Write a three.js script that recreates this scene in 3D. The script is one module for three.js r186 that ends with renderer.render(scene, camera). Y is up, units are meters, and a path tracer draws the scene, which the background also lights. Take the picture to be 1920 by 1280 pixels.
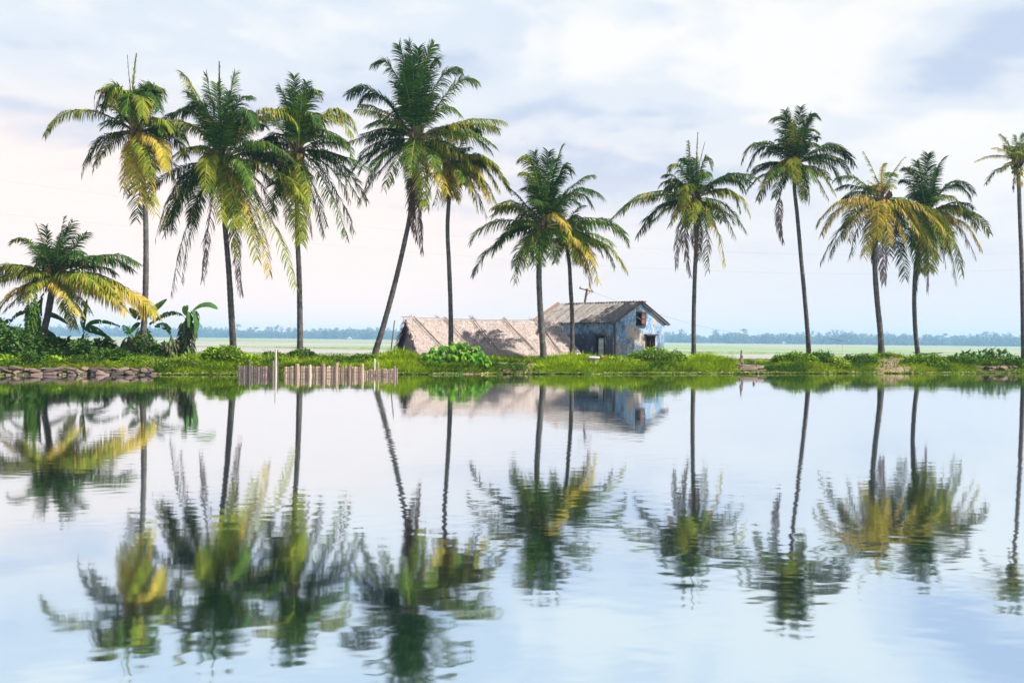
import * as THREE from 'three';
import { mergeGeometries } from 'three/addons/utils/BufferGeometryUtils.js';
import { ImprovedNoise } from 'three/addons/math/ImprovedNoise.js';

// ---------- camera, sky, sun, exposure ----------
const scene = new THREE.Scene();
const FPX = 1867, EYE = 1.8;
const camera = new THREE.PerspectiveCamera(2 * Math.atan(640 / FPX) * 180 / Math.PI, 1.5, 0.1, 9000);
camera.position.set(0, EYE, 0);
camera.rotation.set(-0.0011, 0, 0.0108, 'YXZ');
camera.updateMatrixWorld(true);
const EXPOSURE = 2.5;
const renderer = new THREE.WebGLRenderer({ antialias: true });
renderer.toneMapping = THREE.LinearToneMapping;
renderer.toneMappingExposure = EXPOSURE;
renderer.shadowMap.enabled = true;

const SUN = new THREE.Vector3(0.56, 0.80, 0.14).normalize();
const sun = new THREE.DirectionalLight(new THREE.Color(1, 0.94, 0.84), 5);
sun.position.copy(SUN).multiplyScalar(120).add(new THREE.Vector3(0, 0, -58));
sun.target.position.set(0, 0, -58);
sun.castShadow = true;
sun.shadow.mapSize.set(4096, 4096);
Object.assign(sun.shadow.camera, { left: -60, right: 60, top: 60, bottom: -60, near: 1, far: 300 });
scene.add(sun, sun.target);

// random numbers and noise, seeded
let seed = 12345;
function rnd() { seed = (seed + 0x6D2B79F5) | 0; let t = Math.imul(seed ^ (seed >>> 15), 1 | seed); t = (t + Math.imul(t ^ (t >>> 7), 61 | t)) ^ t; return ((t ^ (t >>> 14)) >>> 0) / 4294967296; }
const rr = (a, b) => a + (b - a) * rnd();
const inoise = new ImprovedNoise();
const noise = (x, y, z) => inoise.noise(x + 31.7, y + 11.3, z + 7.9);
function fbm(x, y, z, o = 5) { let s = 0, a = 0.5; for (let i = 0; i < o; i++) { s += a * noise(x, y, z); x = x * 2.03 + 5.1; y = y * 2.03 + 1.7; z = z * 2.03 + 9.2; a *= 0.5; } return s; }
const { clamp, lerp } = THREE.MathUtils;
const sstep = (a, b, x) => { const t = clamp((x - a) / (b - a), 0, 1); return t * t * (3 - 2 * t); };
const mix3 = (a, b, t) => [lerp(a[0], b[0], t), lerp(a[1], b[1], t), lerp(a[2], b[2], t)];

// sky: pale hazy air, thin cloud sheets, warm towards the horizon on the left
(function makeSky() {
  const W = 2560, H = 1280, data = new Float32Array(W * H * 4);
  // cloud banks of the day: [bearing, elevation, half sizes, slant, amount]; + is sunlit white, - is blue-grey underside
  const banks = [
    [0.16, 0.285, 0.20, 0.055, -0.2, 0.5], [0.33, 0.215, 0.16, 0.05, -0.35, 0.65], [0.44, 0.19, 0.13, 0.028, -0.2, 0.4], [0.09, 0.28, 0.05, 0.03, 0, 0.35], [0.46, 0.325, 0.14, 0.025, 0, 0.5],
    [0.45, 0.27, 0.12, 0.04, 0.25, -0.75], [0.39, 0.235, 0.08, 0.03, 0.4, -0.35], [0.04, 0.31, 0.05, 0.03, 0, -0.4], [0.09, 0.205, 0.16, 0.05, -0.12, -0.45], [0.2, 0.25, 0.05, 0.012, 0.3, -0.3],
    [-0.45, 0.325, 0.06, 0.022, -0.5, 0.5], [0.02, 0.255, 0.03, 0.02, 0, 0.25], [-0.4, 0.27, 0.1, 0.04, -0.4, -0.1],
  ];
  for (let r = 0; r < H; r++) {
    const el = ((r + 0.5) / H - 0.5) * Math.PI, y = Math.sin(el), ce = Math.cos(el);
    for (let c = 0; c < W; c++) {
      const o = (r * W + c) * 4, a = ((c + 0.5) / W - 0.5) * 2 * Math.PI;
      let col;
      if (el < -0.03) col = [0.52, 0.56, 0.55];
      else {
        const x = Math.cos(a) * ce, z = Math.sin(a) * ce, az = Math.atan2(x, -z);
        col = mix3([0.85, 0.89, 0.955], [0.74, 0.84, 0.965], sstep(0.1, 0.45, el));
        col = mix3(col, [0.36, 0.50, 0.78], sstep(0.4, 1.3, el));
        const warm = Math.exp(-(((az + 0.42) / 0.46) ** 2)) * (1 - sstep(0.09, 0.27, el));
        col = mix3(col, [1.12, 0.975, 0.92], clamp(warm * 1.55, 0, 1));
        // low down the light has crossed much air and is bleached of its blue
        const low = 0.2 * Math.exp(-Math.max(0, el) / 0.022);
        col = mix3(col, [1.5, 1.12, 0.78], low);
        // cloud sheets, drawn on a ceiling so that they flatten towards the horizon
        const k = 1 / (Math.max(y, 0) + 0.16), n1 = fbm(x * k * 1.1, z * k * 1.1, 3.1, 6), n2 = fbm(x * k * 3.2 + n1 * 2, z * k * 3.2, 8.4, 5);
        let b = 0;
        if (Math.abs(az) < 0.9 && el < 0.6) for (const [ba, be, sa, se, sl, am] of banks) { const da = az - ba, de = el - be - sl * da; b += am * Math.exp(-((da / sa) ** 2) - ((de / se) ** 2)); }
        const n3 = fbm(x * k * 9 + n2 * 1.5, z * k * 9, 4.4, 4), dens = n1 * 0.8 + n2 * 0.85 + n3 * 0.32 + b * 0.8, up = sstep(0.03, 0.2, el);
        const lit = sstep(-0.02, 0.5, dens) * up, dark = sstep(0.02, 0.5, -dens) * up;
        col = mix3(col, [1.0, 1.0, 0.995], lit);
        col = mix3(col, [0.56, 0.665, 0.86], dark * 0.85 * (1 - 0.75 * warm));
      }
      data[o] = col[0] / EXPOSURE; data[o + 1] = col[1] / EXPOSURE; data[o + 2] = col[2] / EXPOSURE; data[o + 3] = 1;
    }
  }
  const t = new THREE.DataTexture(data, W, H, THREE.RGBAFormat, THREE.FloatType);
  t.mapping = THREE.EquirectangularReflectionMapping; t.magFilter = t.minFilter = THREE.LinearFilter; t.needsUpdate = true;
  scene.background = t; scene.environment = t;
})();
scene.fog = new THREE.FogExp2(new THREE.Color(0.38, 0.68, 1.0), 0.00026);

// ---------- helpers ----------
const V = (x, y, z) => new THREE.Vector3(x, y, z);
// a point of the place, from where it is seen in the photograph and how many metres away it stands
function at(px, py, d) { return V((px - 960) / FPX * d, (640 - py) / FPX * d, -d).applyMatrix4(camera.matrixWorld); }
// the shore runs obliquely: nearer on the left
const shoreZ = (x) => -(53.2 + 0.37 * x) + 0.35 * noise(x * 0.35, 2, 0) + 0.18 * noise(x * 1.3, 5, 0);
const shoreD = (px) => 53.2 / (1 - 0.37 * (px - 960) / FPX);
const behind = (x, z) => shoreZ(x) - z;                       // metres behind the water's edge
const mounds = [[425, 3, 1.2, 1.4, 0.55], [750, 3.2, 1.3, 1.4, 0.42], [1080, 4.2, 1.8, 1.8, 0.18], [1225, 3, 1.7, 1.4, 0.3], [1325, 2.8, 1.2, 1.2, 0.5], [1500, 3, 1.8, 1.4, 0.35], [1610, 3, 1.3, 1.2, 0.25], [1660, 5.6, 1.5, 1.6, 0.5], [1760, 3.4, 2.4, 1.4, 0.35], [1850, 3.6, 2, 1.4, 0.35], [1402, 2.6, 0.8, 2.4, -0.28], [960, 2.2, 1.8, 1.6, -0.1]]
  .map(([px, v, sx, sv, h]) => { const d = shoreD(px) + v; const p = at(px, 650, d); return [p.x, behind(p.x, p.z), sx, sv, h]; });
function groundY(x, z) {
  const v = behind(x, z);
  const back = 9.5 + 15 * sstep(-14, -9, x) * (1 - sstep(11, 15, x)) + noise(x * 0.2, 9, 0);
  let h = -0.75 + 0.75 * sstep(-1.6, 0, v) + 0.36 * sstep(0, 1.1, v) + 0.17 * sstep(0.8, 5, v);
  for (const [mx, mv, sx, sv, mh] of mounds) h += mh * Math.exp(-(((x - mx) / sx) ** 2) - (((v - mv) / sv) ** 2));
  h += 0.07 * noise(x * 0.8, z * 0.8, 3) * sstep(0, 1, v) + 0.03 * noise(x * 3, z * 3, 3) * sstep(0, 0.6, v);
  return lerp(h, -0.4, sstep(back, back + 3.5, v));
}
const onGround = (px, v) => { const p = at(px, 650, shoreD(px) + v); p.y = groundY(p.x, p.z); return p; };

class Shape3 {                                                 // triangles with colours, collected into one mesh
  constructor() { this.p = []; this.c = []; this.i = []; this.n = 0; }
  v(p, c) { this.p.push(p.x, p.y, p.z); this.c.push(c[0], c[1], c[2]); return this.n++; }
  tri(a, b, c) { this.i.push(a, b, c); }
  quad(a, b, c, d) { this.i.push(a, b, c, a, c, d); }
  geo(origin) {
    const g = new THREE.BufferGeometry();
    if (origin) for (let k = 0; k < this.p.length; k += 3) { this.p[k] -= origin.x; this.p[k + 1] -= origin.y; this.p[k + 2] -= origin.z; }
    g.setAttribute('position', new THREE.Float32BufferAttribute(this.p, 3));
    g.setAttribute('color', new THREE.Float32BufferAttribute(this.c, 3));
    g.setIndex(this.i); g.computeVertexNormals();
    return g;
  }
}
const used = new Map();
const numbered = (n) => { const k = used.get(n) ?? 0; used.set(n, k + 1); return k ? n + '_' + String(k).padStart(3, '0') : n; };
function tag(o, label, category, group, kind) { o.userData.label = label; o.userData.category = category; if (group) o.userData.group = group; if (kind) o.userData.kind = kind; return o; }
function thing(name, pos, label, category, group) { const g = new THREE.Group(); g.name = numbered(name); g.position.copy(pos); scene.add(g); return tag(g, label, category, group); }
function part(name, geo, mat, parent, pos) { const m = new THREE.Mesh(geo, mat); m.name = name; if (pos) m.position.copy(pos); parent.add(m); return m; }
const struct = (name, geo, mat) => { const m = new THREE.Mesh(geo, mat); m.name = name; m.userData.kind = 'structure'; scene.add(m); return m; };
const std = (o) => new THREE.MeshStandardMaterial(o);
const RGB = (r, g, b) => new THREE.Color().setRGB(r, g, b);
const jit = (c, s) => { const k = 1 + rr(-s, s); return [c[0] * k * (1 + rr(-s, s) * 0.3), c[1] * k, c[2] * k * (1 + rr(-s, s) * 0.3)]; };
function tex(w, h, fn, srgb) {                                 // computed texture; fn gives values 0..1
  const d = new Uint8Array(w * h * 4);
  for (let y = 0; y < h; y++) for (let x = 0; x < w; x++) { const c = fn(x / w, y / h, x, y); const o = (y * w + x) * 4; d[o] = clamp(c[0], 0, 1) * 255; d[o + 1] = clamp(c[1], 0, 1) * 255; d[o + 2] = clamp(c[2], 0, 1) * 255; d[o + 3] = 255; }
  const t = new THREE.DataTexture(d, w, h); t.wrapS = t.wrapT = THREE.RepeatWrapping; t.magFilter = THREE.LinearFilter; t.minFilter = THREE.LinearMipmapLinearFilter; t.generateMipmaps = true; if (srgb) t.colorSpace = THREE.SRGBColorSpace; t.needsUpdate = true; return t;
}
const toS = (c) => c.map((v) => v <= 0.0031308 ? v * 12.92 : 1.055 * Math.pow(v, 1 / 2.4) - 0.055);

const leafMat = new THREE.MeshPhysicalMaterial({ vertexColors: true, roughness: 0.95, specularIntensity: 0.15, transmission: 0.16, thickness: 0, side: THREE.DoubleSide });
const shinyLeafMat = std({ vertexColors: true, roughness: 0.42, side: THREE.DoubleSide });
const plainMat = std({ vertexColors: true, roughness: 0.9, side: THREE.DoubleSide });
// ---------- water, bank, field ----------
(function water() {
  const S = 2048, T = 38, waves = [];
  for (let k = 0; k < 40; k++) {
    const lam = k < 6 ? rr(1.2, 2.6) : 0.1 * Math.pow(0.6 / 0.1, rnd()), ang = Math.PI / 2 + rr(-1, 1) * rr(0.3, 1.25), m = T / lam;
    const kx = Math.round(Math.cos(ang) * m), kz = Math.round(Math.sin(ang) * m);
    if (!kx && !kz) continue;
    waves.push([kx, kz, rr(0, 6.283), k < 6 ? 0.00035 : 0.00056]);
  }
  const d = new Float32Array(S * S * 4);
  for (let y = 0; y < S; y++) for (let x = 0; x < S; x++) {
    let sx = 0, sy = 0;
    for (const [kx, kz, ph, a] of waves) { const l = Math.hypot(kx, kz), s = a * Math.cos(6.283185 * (kx * x + kz * y) / S + ph); sx += s * kx / l; sy += s * kz / l; }
    const U = 6.283185 * x / S, Q = 6.283185 * y / S, puff = 0.35 + 1.25 * sstep(-0.5, 0.75, 0.4 * Math.sin(U * 2 + 1.3 + Math.sin(Q * 3)) + 0.4 * Math.sin(Q * 5 + Math.sin(U * 2) * 1.5) + 0.3 * Math.sin(U * 3 - Q * 7 + 2));
    sx *= puff; sy *= puff;
    const l = 1 / Math.hypot(sx, sy, 1), o = (y * S + x) * 4;
    d[o] = 0.5 - sx * l * 0.5; d[o + 1] = 0.5 - sy * l * 0.5; d[o + 2] = 0.5 + l * 0.5; d[o + 3] = 1;
  }
  const t = new THREE.DataTexture(d, S, S, THREE.RGBAFormat, THREE.FloatType); t.wrapS = t.wrapT = THREE.RepeatWrapping; t.magFilter = t.minFilter = THREE.LinearFilter; t.needsUpdate = true;
  const s = new Shape3(), uv = [];
  const xs = []; for (let x = -160; x <= 160; x += 2) xs.push(x);
  for (const x of xs) for (const z of [70, shoreZ(x) - 2.2]) { s.v(V(x, 0, z), [1, 1, 1]); uv.push(x / T, -z / T); }
  for (let k = 0; k < xs.length - 1; k++) s.quad(2 * k, 2 * k + 2, 2 * k + 3, 2 * k + 1);
  const g = s.geo(); g.setAttribute('uv', new THREE.Float32BufferAttribute(uv, 2));
  struct('water', g, std({ color: RGB(0.67, 0.82, 0.92), metalness: 1, roughness: 0.042, normalMap: t }));
})();

const soilTex = tex(512, 512, (u, v) => {
  const n = fbm(u * 9, v * 9, 1, 5), m = fbm(u * 40, v * 40, 4, 3);
  return toS(mix3(mix3([0.07, 0.045, 0.03], [0.24, 0.14, 0.09], sstep(-0.3, 0.4, n)), [0.06, 0.09, 0.02], 0.55 * sstep(0.0, 0.3, m + n * 0.5)));
}, true);
(function bank() {
  const s = new Shape3(), uv = [], vs = [];
  for (let v = -2; v < 6; v += 0.22) vs.push(v); for (let v = 6; v <= 30; v += 1) vs.push(v);
  const xs = []; for (let x = -75; x <= 95; x += (x > -32 && x < 42) ? 0.28 : 1.5) xs.push(x);
  for (const x of xs) for (const v of vs) { const z = shoreZ(x) - v; s.v(V(x, groundY(x, z), z), [1, 1, 1]); uv.push(x / 4, z / 4); }
  const n = vs.length;
  for (let a = 0; a < xs.length - 1; a++) for (let b = 0; b < n - 1; b++) s.quad(a * n + b, (a + 1) * n + b, (a + 1) * n + b + 1, a * n + b + 1);
  const g = s.geo(); g.setAttribute('uv', new THREE.Float32BufferAttribute(uv, 2));
  struct('earth_bank', g, std({ map: soilTex, bumpMap: soilTex, bumpScale: 0.04, roughness: 0.95 }));
})();
(function field() {
  // flooded paddy: rice in green streaks, wet mud and standing water between
  const X = 900, Z0 = -40, Z1 = -3200;
  const wet = (u, v) => { const z = v * 1460, x = u * 1800; return fbm(x * 0.006, z * 0.03, 1.5, 5) * 1.1 + fbm(x * 0.03, z * 0.16, 6.5, 4) * 0.7 + 0.30 * (1 - sstep(20, 130, z)) - 0.04; };
  const W = 1024, H = 2048, wets = new Float32Array(W * H); for (let y = 0; y < H; y++) for (let x = 0; x < W; x++) wets[y * W + x] = wet(x / W, y / H);
  const map = tex(W, H, (u, v, x, y) => { const w = wets[y * W + x], g = fbm(u * 160, v * 300, 2, 3); return toS(mix3(mix3([0.075, 0.155, 0.055], [0.13, 0.20, 0.08], sstep(-0.3, 0.3, g)), [0.24, 0.185, 0.205], sstep(-0.06, 0.1, w))); }, true);
  const rough = tex(W, H, (u, v, x, y) => { const w = sstep(0.02, 0.16, wets[y * W + x]); return [1, lerp(0.95, 0.35, w), 0]; });
  map.wrapS = map.wrapT = rough.wrapS = rough.wrapT = THREE.MirroredRepeatWrapping;
  const s = new Shape3(), uv = [];
  const put = (x, z) => { s.v(V(x, 0.03, z), [1, 1, 1]); uv.push((x + X) / 1800, (Z0 - z) / 1460); };
  const xs = []; for (let x = -2000; x <= 2000; x += 20) xs.push(x);
  for (const x of xs) { put(x, clamp(shoreZ(clamp(x, -100, 100)) - 8, -200, -20)); put(x, Z1); }
  for (let k = 0; k < xs.length - 1; k++) s.quad(2 * k, 2 * k + 2, 2 * k + 3, 2 * k + 1);
  const g = s.geo(); g.setAttribute('uv', new THREE.Float32BufferAttribute(uv, 2));
  struct('paddy_field', g, std({ map, roughnessMap: rough, roughness: 1 }));
})();

// ---------- coconut palms ----------
const TONE = [[0.022, 0.056, 0.008], [0.055, 0.105, 0.008], [0.165, 0.175, 0.012], [0.31, 0.215, 0.026], [0.07, 0.042, 0.024], [0.15, 0.10, 0.10]];
function frondGeo(p0, p1, p2, tone, o = {}) {
  const s = new Shape3(), B = (t, r) => r.set(0, 0, 0).addScaledVector(p0, (1 - t) ** 2).addScaledVector(p1, 2 * t * (1 - t)).addScaledVector(p2, t * t);
  const a = V(), b = V(); let L = 0; B(0, a); for (let k = 1; k <= 12; k++) { B(k / 12, b); L += a.distanceTo(b); a.copy(b); }
  const h = V(p2.x - p0.x, 0, p2.z - p0.z); if (h.length() < 0.4) h.set(rr(-1, 1), 0, 1); h.normalize();
  const side = V(-h.z, 0, h.x), T = V(), N = V(), P = V(), Q = V(), D = V(), Wd = V();
  const base = TONE[tone], hang = tone >= 4, dry = o.dry ?? (tone === 3 ? 0.3 : tone === 2 ? 0.12 : 0.05);
  const fold = o.spear ? 0.12 : hang ? rr(0.35, 0.55) : 1, n = Math.round(clamp(L * 20, 34, 112));
  const twist = rr(-0.35, 0.35) + (o.twist ?? 0), sd = V();
  const tan = (t) => T.set(0, 0, 0).addScaledVector(p1, 2 - 4 * t).addScaledVector(p0, -2 * (1 - t)).addScaledVector(p2, 2 * t).normalize();
  // rachis: a tapering three-sided stalk, broad at the foot
  const rc = hang ? [0.13, 0.085, 0.05] : tone === 0 ? [0.10, 0.12, 0.03] : [0.22, 0.19, 0.05]; let prev = null;
  for (let k = 0; k <= 10; k++) {
    const t = k / 10; B(t, P); tan(t); N.crossVectors(T, side).normalize(); const w = lerp(0.065, 0.008, Math.pow(t, 0.6)), ring = [];
    ring.push(s.v(Q.copy(P).addScaledVector(side, w), rc), s.v(Q.copy(P).addScaledVector(N, w * 0.8), rc), s.v(Q.copy(P).addScaledVector(side, -w), rc), s.v(Q.copy(P).addScaledVector(N, -w * 0.8), rc));
    if (prev) for (let j = 0; j < 4; j++) s.quad(prev[j], prev[(j + 1) % 4], ring[(j + 1) % 4], ring[j]);
    prev = ring;
  }
  const LL = (o.leaf ? o.leaf * 1.15 : clamp(0.21 * L + 0.34, 0.62, 1.5)) * (hang ? 0.85 : 1);
  const gap = o.gap ?? 0.04, bunch = rr(0, 6.3);
  for (let k = 0; k < n; k++) for (const sg of [-1, 1]) {
    if (rnd() < gap + ((p2.y < p0.y - 0.6 * L) ? 0.34 : 0)) continue;
    const t = lerp(0.15, 0.995, (k + rr(-0.4, 0.4)) / n);
    if (t < 0.1) continue;
    const ts = clamp(t, 0, 1); B(ts, P); tan(ts); sd.copy(side).applyAxisAngle(T, twist * ts); N.crossVectors(T, sd).normalize(); if (N.y < 0 && Math.abs(T.y) < 0.8) N.negate();
    const prof = Math.pow(Math.sin(Math.PI * clamp(0.16 + ts * 0.72, 0, 1)), 0.6) * (1 - 0.3 * ts), len = LL * prof * rr(0.82, 1.1) * (rnd() < 0.07 ? rr(0.4, 0.8) : 1);
    const fwd = lerp(0.45, 1.15, ts * ts) + rr(-0.12, 0.12), fl = 1 - Math.abs(T.y), lift = lerp(0.25, -0.1, fl) + 0.16 * Math.sin(bunch + ts * 17) + rr(-0.14, 0.14);
    D.set(rr(-0.1, 0.1), rr(-0.1, 0.1), rr(-0.1, 0.1)).addScaledVector(T, fwd).addScaledVector(sd, sg * fold).addScaledVector(N, lift * fold).normalize();
    const flat = 1 - Math.abs(T.y), droop = (hang ? 0.95 : (tone >= 2 ? 0.55 : 0.28) + 0.8 * flat) * (o.droop ?? 1) * rr(0.7, 1.3);
    Wd.crossVectors(D, N).normalize(); if (rnd() < 0.5) Wd.applyAxisAngle(D, rr(-0.9, 0.9));
    const w = rr(0.018, 0.03) * (len > 0.5 ? 1 : 0.8), kin = TONE[tone === 3 ? 2 : tone === 2 ? 1 : tone === 1 ? 0 : tone], c = jit(mix3(base, kin, clamp(0.28 + 1.5 * noise(ts * 5, bunch * 9, sg) + rr(-0.3, 0.3), 0, 0.9)), 0.28), tipc = rnd() < dry ? [0.27, 0.17, 0.06] : c;
    let q = P.clone(), l0 = s.v(Q.copy(q).addScaledVector(Wd, w * 0.7), c), r0 = s.v(Q.copy(q).addScaledVector(Wd, -w * 0.7), c);
    for (let m = 1; m <= 2; m++) {
      q.addScaledVector(D, len / 3); D.y -= droop * (m === 1 ? 0.8 : 0.9); D.normalize();
      const ww = m === 1 ? w : w * 0.75, cc = m === 1 ? c : tipc, l1 = s.v(Q.copy(q).addScaledVector(Wd, ww), cc), r1 = s.v(Q.copy(q).addScaledVector(Wd, -ww), cc);
      s.quad(l0, r0, r1, l1); l0 = l1; r0 = r1;
    }
    q.addScaledVector(D, len / 3); s.tri(l0, r0, s.v(q, tipc));
  }
  return s;
}
const barkTex = tex(256, 1024, (u, v) => {
  const ring = Math.abs(((v * 40 + 0.25 * fbm(u * 3, v * 8, 3, 3)) % 1) - 0.5), n = fbm(u * 5, v * 18, 5, 4), lich = sstep(0.12, 0.3, fbm(u * 4, v * 12, 9, 4));
  return toS(mix3(mix3([0.05, 0.042, 0.04], [0.105, 0.09, 0.082], clamp(0.5 + n * 1.6, 0, 1)), [0.19, 0.18, 0.16], lich * 0.5).map((c) => c * (ring > 0.42 ? 0.4 : 0.85)));
}, true);
const barkMat = std({ map: barkTex, bumpMap: barkTex, bumpScale: 0.02, roughness: 0.9 });
function trunkGeo(pts, r0, r1, origin) {
  const curve = new THREE.CatmullRomCurve3(pts, false, 'centripetal'), L = curve.getLength(), n = Math.round(L / 0.16), m = 12, p = [], uv = [], idx = [], c = V();
  for (let k = 0; k <= n; k++) {
    const t = k / n; curve.getPointAt(t, c);
    const y = t * L, rad = lerp(r0, r1, Math.pow(t, 0.55)) * (1 + 0.5 * Math.exp(-y / 0.5)) * (1 + (k % 2 ? 0.035 : -0.035)) * (1 + 0.05 * noise(y * 0.9, r0 * 50, pts[0].x));
    for (let j = 0; j <= m; j++) { const a = j / m * 6.28318, r = rad * (1 + 0.06 * noise(Math.cos(a) * 1.5, y * 1.5, Math.sin(a) * 1.5 + pts[0].x)); p.push(c.x - origin.x + Math.cos(a) * r, c.y - origin.y, c.z - origin.z + Math.sin(a) * r); uv.push(j / m, y / 5.5); }
  }
  for (let k = 0; k < n; k++) for (let j = 0; j < m; j++) { const a = k * (m + 1) + j; idx.push(a, a + m + 1, a + 1, a + 1, a + m + 1, a + m + 2); }
  const g = new THREE.BufferGeometry(); g.setAttribute('position', new THREE.Float32BufferAttribute(p, 3)); g.setAttribute('uv', new THREE.Float32BufferAttribute(uv, 2)); g.setIndex(idx); g.computeVertexNormals(); return g;
}
const nutGeo = new THREE.IcosahedronGeometry(0.13, 1).scale(0.92, 1.15, 0.92), nutMats = [std({ color: RGB(0.30, 0.17, 0.03), roughness: 0.6 }), std({ color: RGB(0.09, 0.12, 0.025), roughness: 0.6 })];
// trunk and fronds in the coordinates of a view [left, top, scale]; frond: [tip x, y, control x, y, metres towards the viewer, tone, options]
function palm(label, v, view, crown, trunk, fronds, o = {}) {
  const [zx, zy, zs] = view, X = (x) => zx + x / zs, Y = (y) => zy + y / zs, d = shoreD(trunk[0][0]) + v;
  const foot = onGround(trunk[0][0], v), C = at(X(crown[0]), Y(crown[1]), d + (o.lean ?? 0));
  const pts = [V(foot.x, foot.y - 0.35, foot.z), ...trunk.map(([x, y], k) => at(x, y, lerp(d, d + (o.lean ?? 0), k / trunk.length))).filter((p) => p.y > foot.y + 0.3), C];
  const t = thing('coconut_palm', foot, label, 'palm', 'coconut palms along the water');
  part('trunk', trunkGeo(pts, o.r0 ?? 0.2, o.r1 ?? 0.125, foot), barkMat, t);
  // the heart of the crown: fibrous sheaths and the stubs of fallen fronds
  const cs = new Shape3(), R = o.heart ?? 0.3;
  for (let k = 0; k < 64; k++) {
    const a = rr(0, 6.283), y0 = rr(-0.75, 0.45), c = jit(rnd() < 0.4 ? [0.20, 0.10, 0.05] : [0.10, 0.065, 0.04], 0.35), up = y0 + rr(0.3, 0.75), r1 = R * rr(0.35, 0.7), r2 = R * rr(0.6, 1.5), w = rr(0.05, 0.11);
    const A = cs.v(V(Math.cos(a - w * 2) * r1, y0, Math.sin(a - w * 2) * r1), c), Bv = cs.v(V(Math.cos(a + w * 2) * r1, y0, Math.sin(a + w * 2) * r1), c);
    const D2 = cs.v(V(Math.cos(a + w) * r2, up, Math.sin(a + w) * r2), c), E = cs.v(V(Math.cos(a - w) * r2, up, Math.sin(a - w) * r2), c), F = cs.v(V(Math.cos(a) * (r2 + 0.05), (up + y0) / 2 + 0.1, Math.sin(a) * (r2 + 0.05)), c);
    cs.quad(A, Bv, D2, E); cs.tri(A, F, E); cs.tri(Bv, F, D2);
  }
  const heart = part('crown', cs.geo(), plainMat, t, C.clone().sub(foot));
  const grow = (p0, p1, p2, tone, op) => part('frond', frondGeo(p0, p1, p2, tone, op).geo(C), tone >= 4 ? plainMat : leafMat, heart);
  let mean = 0;
  for (const [tx, ty, cx, cy, z, tone, op = {}] of fronds) {
    const start = op.from ? at(X(op.from[0]), Y(op.from[1]), d) : C.clone().add(V(rr(-0.12, 0.12), rr(-0.15, 0.2), rr(-0.12, 0.12)));
    const tip = at(X(tx), Y(ty), d - z), ctl = at(X(cx), Y(cy), d - z * 0.5);
    mean += start.distanceTo(tip) / fronds.length;
    grow(start, ctl, tip, tone, op);
    const rise = (tip.y - start.y) / start.distanceTo(tip);
    if (!op.spear && !op.leaf && tone < 4 && rise < 0.6 && rnd() < (o.full ?? 0.9)) {   // a neighbour from the next whorl
      const len = start.distanceTo(tip), q = V(rr(-1, 1), rr(-0.7, 0.7), rr(-1.3, 0.6)).multiplyScalar(len * 0.2);
      grow(start.clone(), ctl.clone().addScaledVector(q, 0.6), tip.clone().add(q), rnd() < 0.55 ? tone : Math.max(0, tone - 1), op);
    }
  }
  // fronds on the far side of the crown
  const nb = (o.back ?? 9) + 4;
  for (let k = 0; k < nb; k++) {
    const a = Math.PI * (k + rr(0.1, 0.9)) / nb, e = rr(-0.35, 1.1), l = mean * rr(0.95, 1.25), dir = V(Math.cos(a) * Math.cos(e), Math.sin(e), -Math.sin(a) * Math.cos(e));
    const ctl = C.clone().addScaledVector(dir, l * 0.6), tip = C.clone().addScaledVector(dir, l * 0.85); ctl.y += 0.12 * l; tip.y -= l * rr(0.15, 0.5) * Math.cos(e);
    grow(C.clone(), ctl, tip, e < 0 ? (rnd() < 0.5 ? 2 : 1) : (rnd() < 0.6 ? 0 : 1), {});
  }
  for (let k = 0; k < (o.nuts ?? 8); k++) { const a = rr(-0.6, 3.7), m = part('coconut', nutGeo, nutMats[o.gold ? 0 : k % 2], heart, V(Math.cos(a) * R * rr(0.8, 1.2), rr(-0.75, -0.2), Math.sin(a) * R * rr(0.8, 1.2))); m.rotation.set(rr(-0.4, 0.4), rr(0, 6), rr(-0.4, 0.4)); }
  return t;
}
const VA = [60, 80, 2.666], VB = [640, 70, 3.122], VC = [880, 260, 4.57], VD = [1160, 250, 4.742], VE = [1140, 180, 2.4615], VF = [0, 380, 3.765];
palm('short leaning coconut palm with yellow lower fronds among the banana plants', 6, VF, [375, 530], [[72, 668], [80, 630], [91, 578]], [
  [60, 300, 170, 130, 0.3, 1, { leaf: 0.5 }], [320, 165, 330, 330, 0.7, 0], [455, 95, 395, 330, 0.3, 0, { leaf: 0.5 }], [515, 130, 420, 300, 0.2, 0], [615, 210, 500, 300, 0.4, 0], [595, 360, 520, 280, 1, 0], [255, 460, 290, 270, 1.2, 0], [300, 300, 330, 400, 1.4, 0], [420, 250, 400, 400, 1.2, 0],
  [935, 480, 740, 290, 0, 0], [840, 690, 690, 400, 1.3, 2], [1025, 785, 850, 500, 0.5, 3], [890, 775, 680, 560, 1.1, 3], [575, 805, 440, 560, 1.9, 3], [515, 880, 470, 660, 1, 2], [-100, 640, 130, 400, 0.4, 2], [-160, 540, 80, 330, 0.2, 2], [-60, 770, 150, 520, 0.9, 3], [30, 770, 200, 560, 0, 2], [180, 700, 280, 480, 1.6, 2], [250, 140, 330, 330, 0.2, 3, { spear: 1, leaf: 0.4 }], [150, 560, 260, 420, 1.4, 2], [700, 600, 560, 440, 1.8, 2],
], { r0: 0.19, r1: 0.16, heart: 0.4, nuts: 2, back: 7 });
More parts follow.
